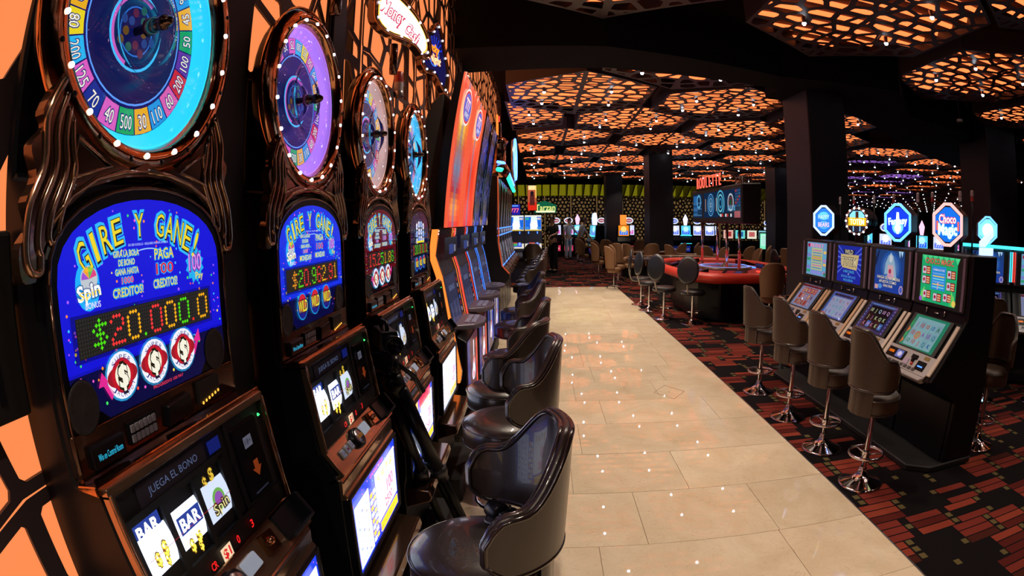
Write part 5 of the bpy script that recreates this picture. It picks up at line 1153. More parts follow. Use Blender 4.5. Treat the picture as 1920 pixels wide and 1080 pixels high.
b = MB(M=Matrix.Translation((0, -.1, .75))); b.lathe([(.52, 0), (.52, .05), (.46, .06), (.42, .03), (.2, .01), (.08, .05), (.03, .10), (0, .12)], 40, 0); b.build('wheel_bowl', WOODT, t)
A = Art((0, -.1, .752), (1, 0, 0), (0, 1, 0), d=.002)
for k in range(37): a0 = 2*PI*k/37; a1 = 2*PI*(k+.9)/37; A.poly([(.30*math.cos(a0), .30*math.sin(a0)), (.42*math.cos(a0), .42*math.sin(a0)), (.42*math.cos(a1), .42*math.sin(a1)), (.30*math.cos(a1), .30*math.sin(a1))], '#20a040' if k == 0 else ('#c01818', '#101010')[k % 2], 16)
A.ring(0, 0, .44, .50, '#90a8ff', 30, 36); A.build('wheel_numbers', PRINT, t)
for k, (x, y, a) in enumerate(((-.82, -1.0, .2), (-.88, -.2, 0), (-.82, .6, -.1), (-.3, -1.45, .9), (.82, -.9, PI - .2), (.88, .0, PI), (.8, .9, PI + .2), (-.3, 1.4, -1))):
    M = Matrix.Translation((x, y, .752)) @ Matrix.Rotation(a, 4, 'Z')
    b = MB(M); b.prism([(-.14, 0), (.12, 0), (.12, .10), (.06, .11), (-.14, .03)], -.20, .20, 'y') if False else b.add([(-.14, -.2, 0), (.12, -.2, 0), (.12, .2, 0), (-.14, .2, 0), (-.14, -.2, .02), (.12, -.2, .09), (.12, .2, .09), (-.14, .2, .02)], [(0, 3, 2, 1), (4, 5, 6, 7), (0, 1, 5, 4), (1, 2, 6, 5), (2, 3, 7, 6), (3, 0, 4, 7)])
    tm = b.build('player_terminal', BLACK, t); A = Art((0, 0, 0)); A.F = M @ Art((-.01, 0, .056), (0, -1, 0), (.26, 0, .07)).F; A.rect(-.15, -.08, .15, .08, '#401018', 0); A.rect(-.13, -.06, .0, .06, '#802028', 1); A.rect(.02, -.06, .13, .06, '#203060', 1); A.build('terminal_screen', PRINT, tm)
for x, y, m_ in ((-.55, .9, G_RED), (.35, -1.25, G_RED), (.60, .2, G_BLUE)): b = MB(M=Matrix.Translation((x, y, .765))); b.box(-.03, .03, -.35, .35, 0, .02); b.build('light_bar', m_, t)
# the tower
t = thing('screen_tower', 'black box of three wide screens on four chrome poles above the roulette table', 'screen', (3.34, 10.0, .753))
for x, y in ((.0, 1.05), (.17, .55), (.02, -.45), (.12, -.85)): b = MB(); b.tube([(x, y, 0), (x, y, .86)], .028, 12); b.lathe([(0, .0), (.06, .0), (.05, .02), (.028, .03)], 16, M=Matrix.Translation((x, y, 0))); b.build('pole', CHROME, t)
b = MB(); b.prism([(-.16, .85), (.17, .83), (.20, 1.50), (-.16, 1.48)], -1.70, 1.25, 'y'); bevel(b.build('screen_box', BLACKM, t), .02, 1)
for k, (ya, yb) in enumerate(((1.17, .50), (.40, -.50), (-.58, -1.66))):
    A = Art((-.162, (ya + yb) / 2, 1.17), (0, -1, 0), (0, 0, 1), d=.002); W = (ya - yb) / 2; H = .235
    A.rect(-W, -H, W, H, '#102848', 0)
    if k == 0: A.rect(-W + .05, -.2, 0, .2, '#2868a8', 1); [A.rect(-W + .02, -.2 + j*.06, W - .05, -.17 + j*.06, ('#406890', '#204060')[j % 2], 2) for j in range(5)]; A.ring(.1, .08, .10, .14, '#60b0e0', 3)
    if k == 1: [A.ring(0, 0, r_, r_ + .018, c, 1, 32, e=1.0) for r_, c in ((.19, '#60a8e0'), (.15, '#3070b0'), (.11, '#80c0e8'), (.07, '#5090c0'), (.03, '#a0d0f0'))]; A.rect(-W + .1, -.12, -W + .13, .12, '#c0a080', 1); A.rect(W - .13, -.12, W - .10, .12, '#c0a080', 1)
    if k == 2:
        [A.ring(-.50, .02, r_, r_ + .03, c, 1, 24) for r_, c in ((.20, '#50b0d8'), (.13, '#70c8e0'), (.06, '#3090c0'))]; A.ring(.05, .02, .12, .15, '#c0c8d0', 2, 24); A.ring(.05, .02, .07, .09, '#803020', 2, 20); A.disc(.05, .02, .05, '#205030', 2)
        for i in range(3):
            for j in range(6): A.rect(.28 + i*.085, -.06 + j*.048, .345 + i*.085, -.022 + j*.048, ('#304880', '#a03838', '#286080', '#305070')[(i * 3 + j) % 4], 2)
        A.rect(-.53, -.235, .2, -.15, '#101830', 2); [A.rect(-.50 + i*.09, -.22, -.43 + i*.09, -.17, ('#e0e0e0', '#c03030', '#202020')[i % 3], 3) for i in range(7)]; A.rect(.24, -.235, .52, -.13, '#a85860', 3); [A.rect(-.1 + i*.1, -.12, -.03 + i*.1, -.03, '#5090b8', 2) for i in range(4)]
    A.build('screen_picture', SCREEN2, t)
NEONR = glow('neon_letters', (1, .10, .06), 1.7)
ts = thing('roulette_sign', 'red neon ROULETTE letters standing on the screen tower', 'sign', (0, 0, 0)); letters(ts, 'ROULETTE', 3.19, 10.95, 9.33, 2.262, .23, NEONR, ts, 'letter')
b = MB(); b.box(3.17, 3.22, 9.35, 10.95, 2.245, 2.262); b.build('rail', BLACK, ts)
td = thing('unlit_roulette_sign', 'dark unlit ROULETTE letters behind the red ones on the screen tower', 'sign', (0, 0, 0)); letters(td, 'ROULETTE', 3.42, 9.26, 8.38, 2.262, .15, mat('dull_red', (.05, .02, .015), .5), td, 'letter')
b = MB(); b.box(3.40, 3.44, 8.36, 9.28, 2.245, 2.262); b.build('rail', BLACK, td)

# round-backed black stools at the roulette table
VINYL = mat('black_vinyl', (.012, .012, .014), .38, coat=.2); CREAM = mat('cream_metal', (.30, .26, .20), .35)
def bar_chair(label, group):
    t = thing('oval_back_stool', label, 'stool', (0, 0, 0), 0, group)
    b = MB(); b.lathe([(0, .46), (.18, .46), (.20, .475), (.20, .52), (.17, .54), (0, .545)], 28); b.build('seat', VINYL, t)
    b = MB(); b.lathe([(0, -.022), (.15, -.022), (.185, -.008), (.185, .008), (.15, .022), (0, .022)], 28, M=Matrix.Translation((.22, 0, .86)) @ Matrix.Rotation(PI/2 - .12, 4, 'Y'), sx=1.18); b.build('backrest', VINYL, t)
    b = MB(); b.tube([(.10, 0, .47), (.20, 0, .50), (.235, 0, .60), (.235, 0, .74)], .014, 8); b.build('back_post', CREAM, t)
    b = MB(); b.lathe([(.02, .02), (.02, .46)], 12); b.build('pole', CHROME, t)
    b = MB(); b.lathe([(0, 0), (.19, 0), (.195, .006), (.17, .014), (.06, .03), (.03, .06), (.02, .08)], 28); b.build('base', CHROME, t)
    b = MB(); b.prism([(-.14, -.09), (-.02, -.09), (-.02, .09), (-.14, .09)], .17, .185, 'z'); b.tube([(-.14, -.1, .18), (-.16, 0, .18), (-.14, .1, .18), (0, .03, .18), (0, -.03, .18)], .010, 6, True); b.build('footrest', CHROME, t)
    return t
GRS = 'black oval-backed stools round the roulette table'
c0 = bar_chair('black oval-backed stool at the near end of the roulette table, nearest the picture', GRS); c0.location = (2.42, 8.48, 0); c0.rotation_euler = (0, 0, PI + .9)
for x, y, a, l in ((2.06, 8.98, PI + .65, 'black oval-backed stool second along the aisle side of the roulette table'), (1.98, 9.85, PI + .25, 'black oval-backed stool third along the aisle side, seen side-on'), (1.96, 10.55, PI - .1, 'black oval-backed stool fourth along the aisle side of the roulette table'),
                   (4.75, 10.9, .1, 'black oval-backed stool on the far side of the roulette table, left of the pair'), (4.82, 10.0, .0, 'black oval-backed stool on the far side of the roulette table, right of the pair')):
    dup(c0, (x, y, 0), a, l)

# ================================================================== CARD TABLES AND TAN CHAIRS
def tan_chair(label, group):
    t = thing('tub_chair', label, 'chair', (0, 0, 0), 0, group)
    b = MB(); b.lathe([(0, .40), (.21, .40), (.23, .42), (.23, .49), (.20, .51), (0, .52)], 26); b.build('seat', TANLEATHER, t)
    def pt(u, v, off):
        a = -1.15 + 2.3 * u; z = .50 + (.50 - .16 * abs(2*u - 1) ** 3) * v; r = .23 + off + .05 * v; return (r*math.cos(a), r*math.sin(a), z)
    b = MB(); b.grid(lambda u, v: pt(1 - u, v, 0), 18, 5); b.grid(lambda u, v: pt(u, v, .05), 18, 5)
    for v_ in (0, 1): vs = [pt(k/18, v_, 0) for k in range(19)] + [pt(k/18, v_, .05) for k in range(19)]; b.add(vs, [(i, i+1, 20+i, 19+i) if v_ else (i+1, i, 19+i, 20+i) for i in range(18)])
    o = b.build('backrest', TANLEATHER, t)
    b = MB(); b.tube([pt(0, k/4, .025) for k in range(4)] + [pt(k/18, 1, .025) for k in range(19)] + [pt(1, 1 - k/4, .025) for k in range(1, 5)], .028, 7); b.build('piping', TANLEATHER, o)
    b = MB(); b.lathe([(.025, .08), (.025, .40)], 12); b.build('pole', CHROME, t)
    for k in range(5): a = k*2*PI/5; b = MB(); b.tube([(.02*math.cos(a), .02*math.sin(a), .10), (.16*math.cos(a), .16*math.sin(a), .08), (.25*math.cos(a), .25*math.sin(a), .05)], .014, 6); b.lathe([(0, -.03), (.02, -.03), (.02, .03), (0, .03)], 10, M=Matrix.Translation((.25*math.cos(a), .25*math.sin(a), .03)) @ Matrix.Rotation(PI/2, 4, 'X')); b.build('leg', CHROME, t)
    return t
def card_table(x, y, rz, label, w_=1.15):
    t = thing('card_table', label, 'table', (x, y, 0), rz, 'half-round card tables')
    P = [(w_ * math.cos(k*PI/20), -.85 * math.sin(k*PI/20)) for k in range(21)]
    b = MB(); b.prism(P, .70, .74, 'z'); b.build('table_top', mat_felt2, t)
    b = MB(); b.tube([(p[0], p[1], .745) for p in P], .045, 8); b.build('padded_rail', WOODT, t)
    b = MB(); b.prism([(p[0] * .55, p[1] * .6) for p in P], 0, .70, 'z'); b.build('pedestal', BLACKM, t)
    b = MB(); b.box(-.25, .25, -.12, -.02, .741, .78); b.build('chip_tray', STEEL, t)
    for k in range(6): bb = MB(); bb.lathe([(0, 0), (.02, 0), (.02, .02 + .005 * (k % 3)), (0, .02 + .005 * (k % 3))], 10, M=Matrix.Translation((-.5 + k * .2, -.45 + .04 * (k % 2), .741))); bb.build('chip_stack', (REDV, mat_wl, KEYM)[k % 3], t)
    return t
mat_felt2 = mat('dark_felt', (.03, .016, .02), .9)
TABS = [(2.75, 18.9, 0.1, 'half-round card table farthest left behind the dark chairs'), (3.0, 15.9, 0, 'half-round card table in front of the second column'), (4.75, 14.6, -.1, 'half-round card table with bright chips beyond the roulette table'), (7.4, 13.3, -.2, 'half-round card table behind the green-lit board'), (3.1, 12.6, PI + .1, 'half-round card table nearest the end of the marble aisle')]
for a in TABS[:4]: card_table(*a)
card_table(*TABS[4][:3], TABS[4][3])
ch = tan_chair('tan tub chair', 'tan tub chairs round the card tables'); ch.scale = (.72, .72, 1); used = 0
SP = [(2.75, 18.9, [-1.1, -.4, .3, 1.0]), (3.0, 15.9, [-1.2, -.6, 0, .6, 1.2]), (4.75, 14.6, [-1.1, -.4, .4, 1.1]), (7.4, 13.3, [-1.0, -.2, .6])]
names = ['farthest left card table', 'card table before the second column', 'card table with bright chips', 'card table behind the green-lit board']; ords = ['first', 'second', 'third', 'fourth', 'fifth']
for ti, (x, y, an) in enumerate(SP):
    for k, a in enumerate(an):
        cx, cy = x + 1.45 * math.sin(a), y - 1.15 * math.cos(a); rz = math.atan2(cy - y, cx - x)
        lb = 'tan tub chair, %s from the left along the %s' % (ords[k], names[ti])
        if used == 0: ch.location = (cx, cy, 0); ch.rotation_euler = (0, 0, rz); ch['label'] = lb
        else: dup(ch, (cx, cy, 0), rz, lb)
        used += 1
for k, (x, y, a, lb) in enumerate(((1.98, 13.9, PI, 'dark swivel chair with a star base left of the nearest card table'), (2.35, 14.25, 2.2, 'tan tub chair behind the dark swivel chair at the nearest card table'), (1.75, 13.0, PI + .3, 'tan tub chair at the aisle corner of the nearest card table'), (3.55, 7.95, -PI/2 - .1, 'large tan chair pulled up to the near right side of the roulette table'), (1.80, 17.1, -2.6, 'tan tub chair standing at the edge of the carpet path'), (4.3, 12.75, .3, 'tan tub chair behind the roulette screens'), (5.0, 12.3, 0, 'tan tub chair right of the roulette screens'), (6.0, 11.6, .2, 'tan tub chair near the green-lit board'))): dup(ch, (x, y, 0), a, lb)

# ================================================================== FAR MACHINES, seen small across the hall
FARP = printed('far_print', 1.0)
def far_slot(x, y, rz, kind, label, hz=1.45):
    t = thing('far_slot_machine', label, 'slot machine', (x, y, 0), rz, 'slot machines far across the hall'); h = .27
    b = MB(); b.prism([(.45, 0), (.02, 0), (.02, .62), (-.10, .72), (-.10, .78), (.06, .95), (.10, hz), (.45, hz)], -h, h, 'x'); b.build('cabinet', BLACK, t)
    A = Art((0, .075, (.98 + hz) / 2), (1, 0, 0), (0, .04, .5)); H = (hz - .98) / 2 - .02; c = [('#d8e0ff', '#e060c0', '#f0f0ff'), ('#60e0ff', '#3060ff', '#c0ffff'), ('#ff9020', '#3080ff', '#ffe080'), ('#e0e8ff', '#6080ff', '#ffffff')][kind % 4]
    A.rect(-.22, -H, .22, H, c[0], 0); A.rect(-.18, -H * .8, .18, 0, c[1], 1); A.disc(0, H * .3, .12, c[2], 2); A.text('777', 0, -H * .4, .12, c[2], 2, .26); A.build('screen_print', FARP, t)
    A = Art((0, .015, .38)); A.rect(-.20, -.12, .20, .14, ('#c03050', '#2040c0', '#3060c0', '#203080')[kind % 4], 0); A.text('BONUS', 0, .0, .08, '#ffd0d0', 1, .3); A.build('belly_print', PRINTD if kind else PRINT, t)
    if kind in (0, 3):
        b = MB(); M = Matrix.Translation((0, .2, hz + .19)) @ Matrix.Rotation(PI/2, 4, 'X'); b.lathe([(0, -.06), (.21, -.06), (.23, 0), (.21, .02), (0, .02)], 24, M=M, sy=.72); b.tube([(0, .2, hz), (0, .2, hz + .06)], .03, 6); b.build('topper', STEEL, t)
        A = Art((0, .178, hz + .19)); A.disc(0, 0, .20, '#e8f0ff', 0, .14); A.disc(0, 0, .15, ('#a02040', '#4060d0')[kind == 3], 1, .09); A.text('WIN', 0, 0, .09, '#ffffff', 2, .2); A.build('topper_print', FARP, t)
    elif kind == 1:
        b = MB(); b.prism([(-.06, hz), (.06, hz), (.11, hz + .28), (.0, hz + .50), (-.11, hz + .28)], .12, .2, 'y'); b.build('topper', glow_top[int(abs(x * 10)) % 3], t)
        for z in (.98, .62): b = MB(); b.box(-h, h, -.0, .03, z, z + .03); b.build('neon_strip', G_CYAN, t)
    else:
        b = MB(); b.prism([(-.13, hz), (.13, hz), (.13, hz + .42), (-.13, hz + .42)], .12, .2, 'y'); b.build('topper', G_ORANGE, t)
    return t
glow_top = [glow('pale_topper', (.85, .75, 1), 1.7), glow('blue_topper', (.3, .5, 1), 1.7), glow('rose_topper', (1, .5, .7), 1.5)]
FS = [(.75, 25.2, 0, 0, 'far machine with an oval topper right of the standing man, left of the pair'), (1.32, 25.2, 0, 0, 'far machine with an oval topper right of the standing man, right of the pair'),
      (1.78, 26.3, -.2, 1, 'far machine with blue strips behind the men in white'), (2.12, 22.5, -1.35, 1, 'far machine in the glowing cluster, leftmost'), (2.15, 23.12, -1.35, 1, 'far machine in the glowing cluster, second'), (2.18, 23.74, -1.35, 1, 'far machine in the glowing cluster, third'), (2.21, 24.36, -1.35, 1, 'far machine in the glowing cluster, fourth'),
      (2.95, 26.2, 0, 0, 'far machine with an oval topper just left of the third column'), (3.50, 22.9, 0, 2, 'far machine with an orange topper right of the third column'), (4.02, 24.6, 0, 0, 'far machine with a white oval topper left of the second column'),
      (4.42, 21.6, -1.35, 1, 'far cyan machine left of the second column, first'), (4.46, 22.22, -1.35, 1, 'far cyan machine left of the second column, second'), (4.50, 22.84, -1.35, 1, 'far cyan machine left of the second column, third'),
      (6.1, 24.5, 0, 3, 'far machine peeping out right of the second column'), (6.66, 24.6, 0, 1, 'far machine with a low blue glow beyond the second column'), (7.24, 24.6, 0, 3, 'far white machine left of the screen tower poles, first'), (7.82, 24.6, 0, 3, 'far white machine left of the screen tower poles, second'), (8.4, 26.0, 0, 3, 'far white machine behind the screen tower poles'),
      (11.1, 25.2, 0, 3, 'far machine under the big purple sign, left'), (11.75, 25.2, 0, 3, 'far machine under the big purple sign, right')]
for a in FS: far_slot(*a)
for i in range(7): far_slot(10.6 + i * .75, 15.6 - i * .15, -.6, (1, 3, 0)[i % 3], 'far machine glimpsed between the right bank toppers, ' + ('first', 'second', 'third', 'fourth', 'fifth', 'sixth', 'seventh')[i] + ' from the left')
for i in range(5):
    t = thing('far_terminal', 'small wide terminal in a far row behind the roulette stools, ' + ords[i] + ' from the left', 'slot machine', (8.62 + i * .60, 24.2, 0), 0, 'far row of wide terminals')
    b = MB(); b.prism([(0, 0), (.5, 0), (.5, .8), (.1, .8)], -.28, .28, 'x'); b.build('desk', BLACKM, t); b = MB(); b.box(-.27, .27, .1, .2, .85, 1.32); b.box(-.04, .04, .12, .18, .78, .86); b.build('screen_case', BLACK, t)
    A = Art((0, .097, 1.085)); A.rect(-.24, -.19, .24, .19, ('#e0b0a0', '#70d8d0', '#e8e8d0', '#80c0d0', '#d0d8f0')[i], 0); A.rect(-.15, -.10, .15, .12, ('#a03030', '#2060a0', '#c06060', '#3080a0', '#4060b0')[i], 1); A.build('screen_print', PRINT, t)
t = thing('menu_board', 'upright green-white lit board on a stand behind the tan chairs', 'sign', (10.1, 23.4, 0)); b = MB(); b.box(-.26, .26, 0, .06, .45, 1.22); b.tube([(0, .03, 0), (0, .03, .5)], .02, 8); b.build('frame', BLACK, t)
A = Art((0, -.003, .83)); A.rect(-.23, -.36, .23, .34, '#80f0c0', 0); A.rect(-.18, -.20, .18, .28, '#c8fff0', 1); [A.rect(-.15, -.15 + j*.07, .15, -.13 + j*.07, '#60a890', 2) for j in range(6)]; A.build('board_print', FARP, t)
t = thing('big_lit_sign', 'big purple and white lit sign high on the far wall left of the near column', 'sign', (11.45, 24.9, 2.05)); b = MB(); b.box(-.62, .62, 0, .12, -.42, .50); b.tube([(0, .06, -.42), (0, .06, -2.05)], .04, 6); b.build('sign_body', BLACK, t)
A = Art((0, -.004, .03)); A.rect(-.6, -.43, .6, .45, '#2818a0', 0); A.disc(-.15, 0, .33, '#f0e8ff', 1, .30); A.rect(.25, -.25, .58, .28, '#a0a8ff', 1); A.otext('MULTI', -.05, .34, .16, '#ffffff', '#8060ff', 3, .9, off=.05); A.otext('PLAY', -.05, -.33, .16, '#f0f0ff', '#8060ff', 3, .8, off=.05); [A.disc(-.15 + .15*math.cos(k), .15*math.sin(k), .05, ('#e060c0', '#6040e0')[k % 2], 2) for k in range(6)]; A.build('sign_print', FARP, t)
# the pair of bright machines at the end of the left row
for k, (x, l) in enumerate(((-.625, 'bright white-and-blue screened machine at the end of the left row, left of the pair'), (-.165, 'bright white-and-blue screened machine at the end of the left row, right of the pair'))):
    t = thing('double_screen_machine', l, 'slot machine', (x, 14.5, 0), 0, 'pair of bright machines ending the left row'); h = .226
    b = MB(); b.prism([(.5, 0), (.05, 0), (.05, .55), (-.12, .66), (-.12, .70), (.0, .80), (.03, 1.26), (.03, 1.78), (.5, 1.78)], -h, h, 'x'); b.build('cabinet', mat_navy, t)
    A = Art((0, .026, 1.565)); A.rect(-.215, -.20, .215, .20, '#f0f0e0', 0); A.rect(-.21, -.17, .21, .16, '#1868e0', 1); A.poly([(-.08, -.17), (-.05, .16), (.10, .16), (.13, -.17)], '#e8ffff', 2); A.disc(.02, -.05, .10, '#ffffff', 3, .12)
    for sx, sz in ((-1, 1), (1, 1), (-1, -1), (1, -1)): A.disc(sx*.15, sz*.12 - .01, .05, ('#30b0a0', '#e0d0d0')[sx * sz > 0] if sz > 0 else '#4090e0', 4, .030)
    A.rect(-.21, -.20, .21, -.17, '#e8c860', 3); A.build('upper_print', FARP, t)
    A = Art((0, .018, 1.06), (1, 0, 0), (0, .03, .3)); A.rect(-.215, -.16, .215, .18, '#e8e0d0', 0); A.rect(-.14, -.12, .16, .12, '#4060d0', 1); A.rect(-.11, -.04, .04, .10, '#c84040', 2); A.rect(-.11, -.09, .04, -.03, '#40b060', 3); A.rect(.08, -.08, .13, .08, '#90b0ff', 2); A.build('lower_print', FARP, t)
    for x_ in (-.12, .11): b = MB(); b.box(x_ - .012, x_ + .012, .0, .03, 1.285, 1.345); b.build('blue_lamp', G_BLUE, t)
s2 = dup(s0, (-.17, 13.9, 0), -PI/2, 'black-brown stool before the bright pair of machines at the end of the left row', group='brown stools before the far left bank')
t = thing('lettered_sign', 'yellow-white lettered sign on a dark green board above the bright pair of machines', 'sign', (.17, 15.6, 1.98))
b = MB(); b.prism([(-.30, -.14), (.30, -.14), (.32, .08), (.0, .20), (-.30, .14)], 0, .08, 'y'); b.build('sign_body', mat('dark_green', (.01, .09, .05), .4, emit=(.0, .25, .12), es=.4), t); b = MB(); b.tube([(-.30, .04, -.10), (-.30, .04, -1.98)], .02, 6); b.build('post', BLACKM, t)
A = Art((0, -.004, .0)); A.otext('Tarzan', 0, .02, .17, '#fff4a0', '#50a010', 1, .56, off=.04); A.rect(-.26, -.125, .27, -.075, '#ffffd0', 2); A.build('sign_print', FARP, t)
t = thing('lit_poster', 'narrow red and gold lit poster with a dark figure shape above the bright machines', 'sign', (-.19, 15.2, 2.25))
b = MB(); b.box(-.13, .13, 0, .10, -.35, .36); b.tube([(0, .05, -.35), (0, .05, -2.25)], .03, 6); b.build('poster_box', BLACK, t)
A = Art((0, -.004, 0)); A.rect(-.12, -.34, .12, .34, '#c05830', 0); A.rect(-.12, -.34, .12, -.12, '#e02810', 1); A.rect(-.10, .22, .12, .34, '#ffe8a0', 1); A.disc(.0, .12, .05, '#180c0c', 2, .07); A.poly([(-.07, -.20), (-.06, .08), (.06, .08), (.07, -.20)], '#582018', 2); A.rect(.09, .0, .12, .34, '#ffd060', 2); A.build('poster_print', PRINT, t)
t = thing('purple_sign', 'purple-framed lit sign with rose lettering at the end of the left row', 'sign', (-.70, 16.0, 1.95)); b = MB(); b.box(-.16, .16, 0, .08, -.16, .16); b.tube([(0, .04, -.16), (0, .04, -1.95)], .03, 6); b.build('sign_body', BLACK, t)
A = Art((0, -.004, 0)); A.rect(-.15, -.15, .15, .15, '#2020a0', 0); A.otext('777', 0, -.02, .12, '#ff80b0', '#c01850', 1, .24, off=.05); A.rect(-.12, .09, .10, .13, '#60a0ff', 1); A.build('sign_print', FARP, t)
mat_x = 0

# ================================================================== PEOPLE
def skin_mesh(name, J, E_, mats, parent, sub=1, root=0):
    """J: list of (x, y, z, rx, ry); one continuous tapered surface over the edges E_"""
    me = bpy.data.meshes.new(name); me.from_pydata([j[:3] for j in J], E_, []); o = bpy.data.objects.new(name, me); C.objects.link(o)
    o.modifiers.new('skin', 'SKIN').use_smooth_shade = True; me.skin_vertices[0].data[root].use_root = True
    for i, j in enumerate(J): me.skin_vertices[0].data[i].radius = (j[3], j[4] if len(j) > 4 else j[3])
    s = o.modifiers.new('sub', 'SUBSURF'); s.levels = s.render_levels = sub
    dg = bpy.context.evaluated_depsgraph_get(); m2 = bpy.data.meshes.new_from_object(o.evaluated_get(dg)); m2.name = name
    bpy.data.objects.remove(o); bpy.data.meshes.remove(me)
    m2.materials.clear(); m2.materials.append(mats); m2.polygons.foreach_set('use_smooth', [True] * len(m2.polygons))
    q = bpy.data.objects.new(name, m2); C.objects.link(q); q.parent = parent; return q
def person(label, loc, rz, top, legs, lean=0, armr=((.20, -.02, 1.22), (.24, -.16, 1.02)), arml=((-.22, .02, 1.15), (-.22, -.05, .92)), h=1.0):
    """faces -y; sizes for a height of 1.75"""
    t = thing('person', label, 'person', loc, rz); S = Matrix.Scale(h, 4)
    def L(x, y, z): return (x, y - lean * max(0, z - .9), z)
    J = [(*L(0, 0, .95), .13, .10), (*L(0, .0, 1.12), .12, .09), (*L(0, .01, 1.32), .145, .10), (*L(0, .02, 1.44), .09, .07), (*L(0, .0, 1.52), .052, .052),
         (*L(0, -.01, 1.60), .072, .085), (*L(0, -.01, 1.70), .070, .085)]
    E_ = [(0, 1), (1, 2), (2, 3), (3, 4), (4, 5), (5, 6)]
    for sx, (el, ha) in ((1, armr), (-1, arml)):
        b_ = len(J); J += [(*L(sx*.17, .02, 1.41), .055), (*L(*el), .042), (*L(*ha), .030), (*L(ha[0], ha[1] - .05, ha[2] - .05), .034, .018)]; E_ += [(3, b_), (b_, b_+1), (b_+1, b_+2), (b_+2, b_+3)]
        for k in range(4):
            q = len(J); hx, hy, hz = ha[0] + (k - 1.5) * .016, ha[1] - .07, ha[2] - .08; J += [(*L(hx, hy, hz), .0085), (*L(hx, hy - .02, hz - .03 - .004 * (k in (1, 2))), .007)]; E_ += [(b_+3, q), (q, q+1)]
        q = len(J); J += [(*L(ha[0] - sx*.035, ha[1] - .05, ha[2] - .05), .010), (*L(ha[0] - sx*.045, ha[1] - .065, ha[2] - .075), .008)]; E_ += [(b_+3, q), (q, q+1)]
    for sx in (1, -1):
        b_ = len(J); J += [(sx*.09, 0, .86, .085), (sx*.10, -.01, .50, .058), (sx*.10, .02, .09, .040), (sx*.105, -.10, .035, .040, .028)]; E_ += [(0, b_), (b_, b_+1), (b_+1, b_+2), (b_+2, b_+3)]
    skin_mesh('body', J, E_, SKIN, t)
    # face
    b = MB(); hd = Vector(L(0, -.01, 1.63))
    for sx in (-1, 1): b.lathe([(.010, 0), (.007, .005), (0, .006)], 8, M=Matrix.Translation(hd + Vector((sx*.03, -.082, .018))) @ Matrix.Rotation(PI/2, 4, 'X'))
    b.build('eyes', HAIR, t)['kind'] = 'stuff'
    b = MB(); b.tube([hd + Vector((0, -.085, .02)), hd + Vector((0, -.105, -.015)), hd + Vector((0, -.088, -.022))], [.007, .013, .008], 7); b.build('nose', SKIN, t)
    b = MB(); b.tube([hd + Vector((-.022, -.084, -.045)), hd + Vector((0, -.09, -.047)), hd + Vector((.022, -.084, -.045))], .006, 6); b.build('mouth', mat_lip, t)
    for sx in (-1, 1): b = MB(); b.lathe([(0, -.006), (.02, -.006), (.024, 0), (.014, .006), (0, .006)], 12, M=Matrix.Translation(hd + Vector((sx*.076, .005, .0))) @ Matrix.Rotation(PI/2, 4, 'Y'), sx=1.4); b.build('ear', SKIN, t)
    b = MB(); nn = 16
    b.grid(lambda u, v: tuple(hd + Vector((.085*math.cos(2*PI*u)*math.cos(v*PI/2*1), .012 + .098*math.sin(2*PI*u)*math.cos(v*PI/2), .035 + (-.05 if math.sin(2*PI*u) > 0 else .0) * (1 - v) + .085*math.sin(v*PI/2)))), 18, 6); b.build('hair', HAIR, t)
    # clothes: shells just outside the body
    J2 = [(*L(0, 0, .93), .15, .115), (*L(0, 0, 1.12), .14, .105), (*L(0, .01, 1.32), .162, .115), (*L(0, .02, 1.45), .10, .078)]; E2 = [(0, 1), (1, 2), (2, 3)]
    for sx, (el, ha) in ((1, armr), (-1, arml)):
        b_ = len(J2); mid = [(sx*.17 + el[0]) / 2, (.02 + el[1]) / 2, (1.41 + el[2]) / 2]; J2 += [(*L(sx*.17, .02, 1.41), .068), (*L(*mid), .060), (*L(el[0] * .97, el[1], el[2] + .03), .056)]; E2 += [(3, b_), (b_, b_+1), (b_+1, b_+2)]
    skin_mesh('shirt', J2, E2, top, t)
    J3 = [(0, 0, .96, .145, .112)]; E3 = []
    for sx in (1, -1): b_ = len(J3); J3 += [(sx*.09, 0, .84, .098), (sx*.10, -.01, .50, .075), (sx*.10, .02, .07, .062)]; E3 += [(0, b_), (b_, b_+1), (b_+1, b_+2)]
    skin_mesh('trousers', J3, E3, legs, t)
    for sx in (1, -1): b = MB(); b.tube([(sx*.10, .05, .035), (sx*.10, -.02, .04), (sx*.105, -.12, .032), (sx*.105, -.17, .026)], [.042, .048, .042, .028], 10); b.build('shoe', BLACK, t)
    t.scale = (h, h, h); return t
mat_lip = mat('lips', (.30, .10, .08), .5)
person('dark-haired person in black shirt and trousers standing at the end of the left row', (.44, 17.6, 0), -.9, CLOTHB, CLOTHB, .05, ((.26, -.05, 1.20), (.20, -.28, 1.12)), ((-.28, -.10, 1.18), (-.40, -.30, 1.08)), 1.02)
person('person in a white shirt far off, beside the oval-topped machines', (1.2, 23.4, 0), .6, CLOTHW, CLOTHW, .12, ((.26, -.12, 1.18), (.26, -.36, 1.05)))
person('person in a white shirt and pale trousers leaning over a far stool', (1.55, 21.9, 0), 1.4, CLOTHW, CLOTHW, .30, ((.24, -.18, 1.15), (.20, -.42, .98)))
dup(ch, (1.45, 20.3, 0), 1.2, 'tan seat with a chrome foot beside the two people in white')

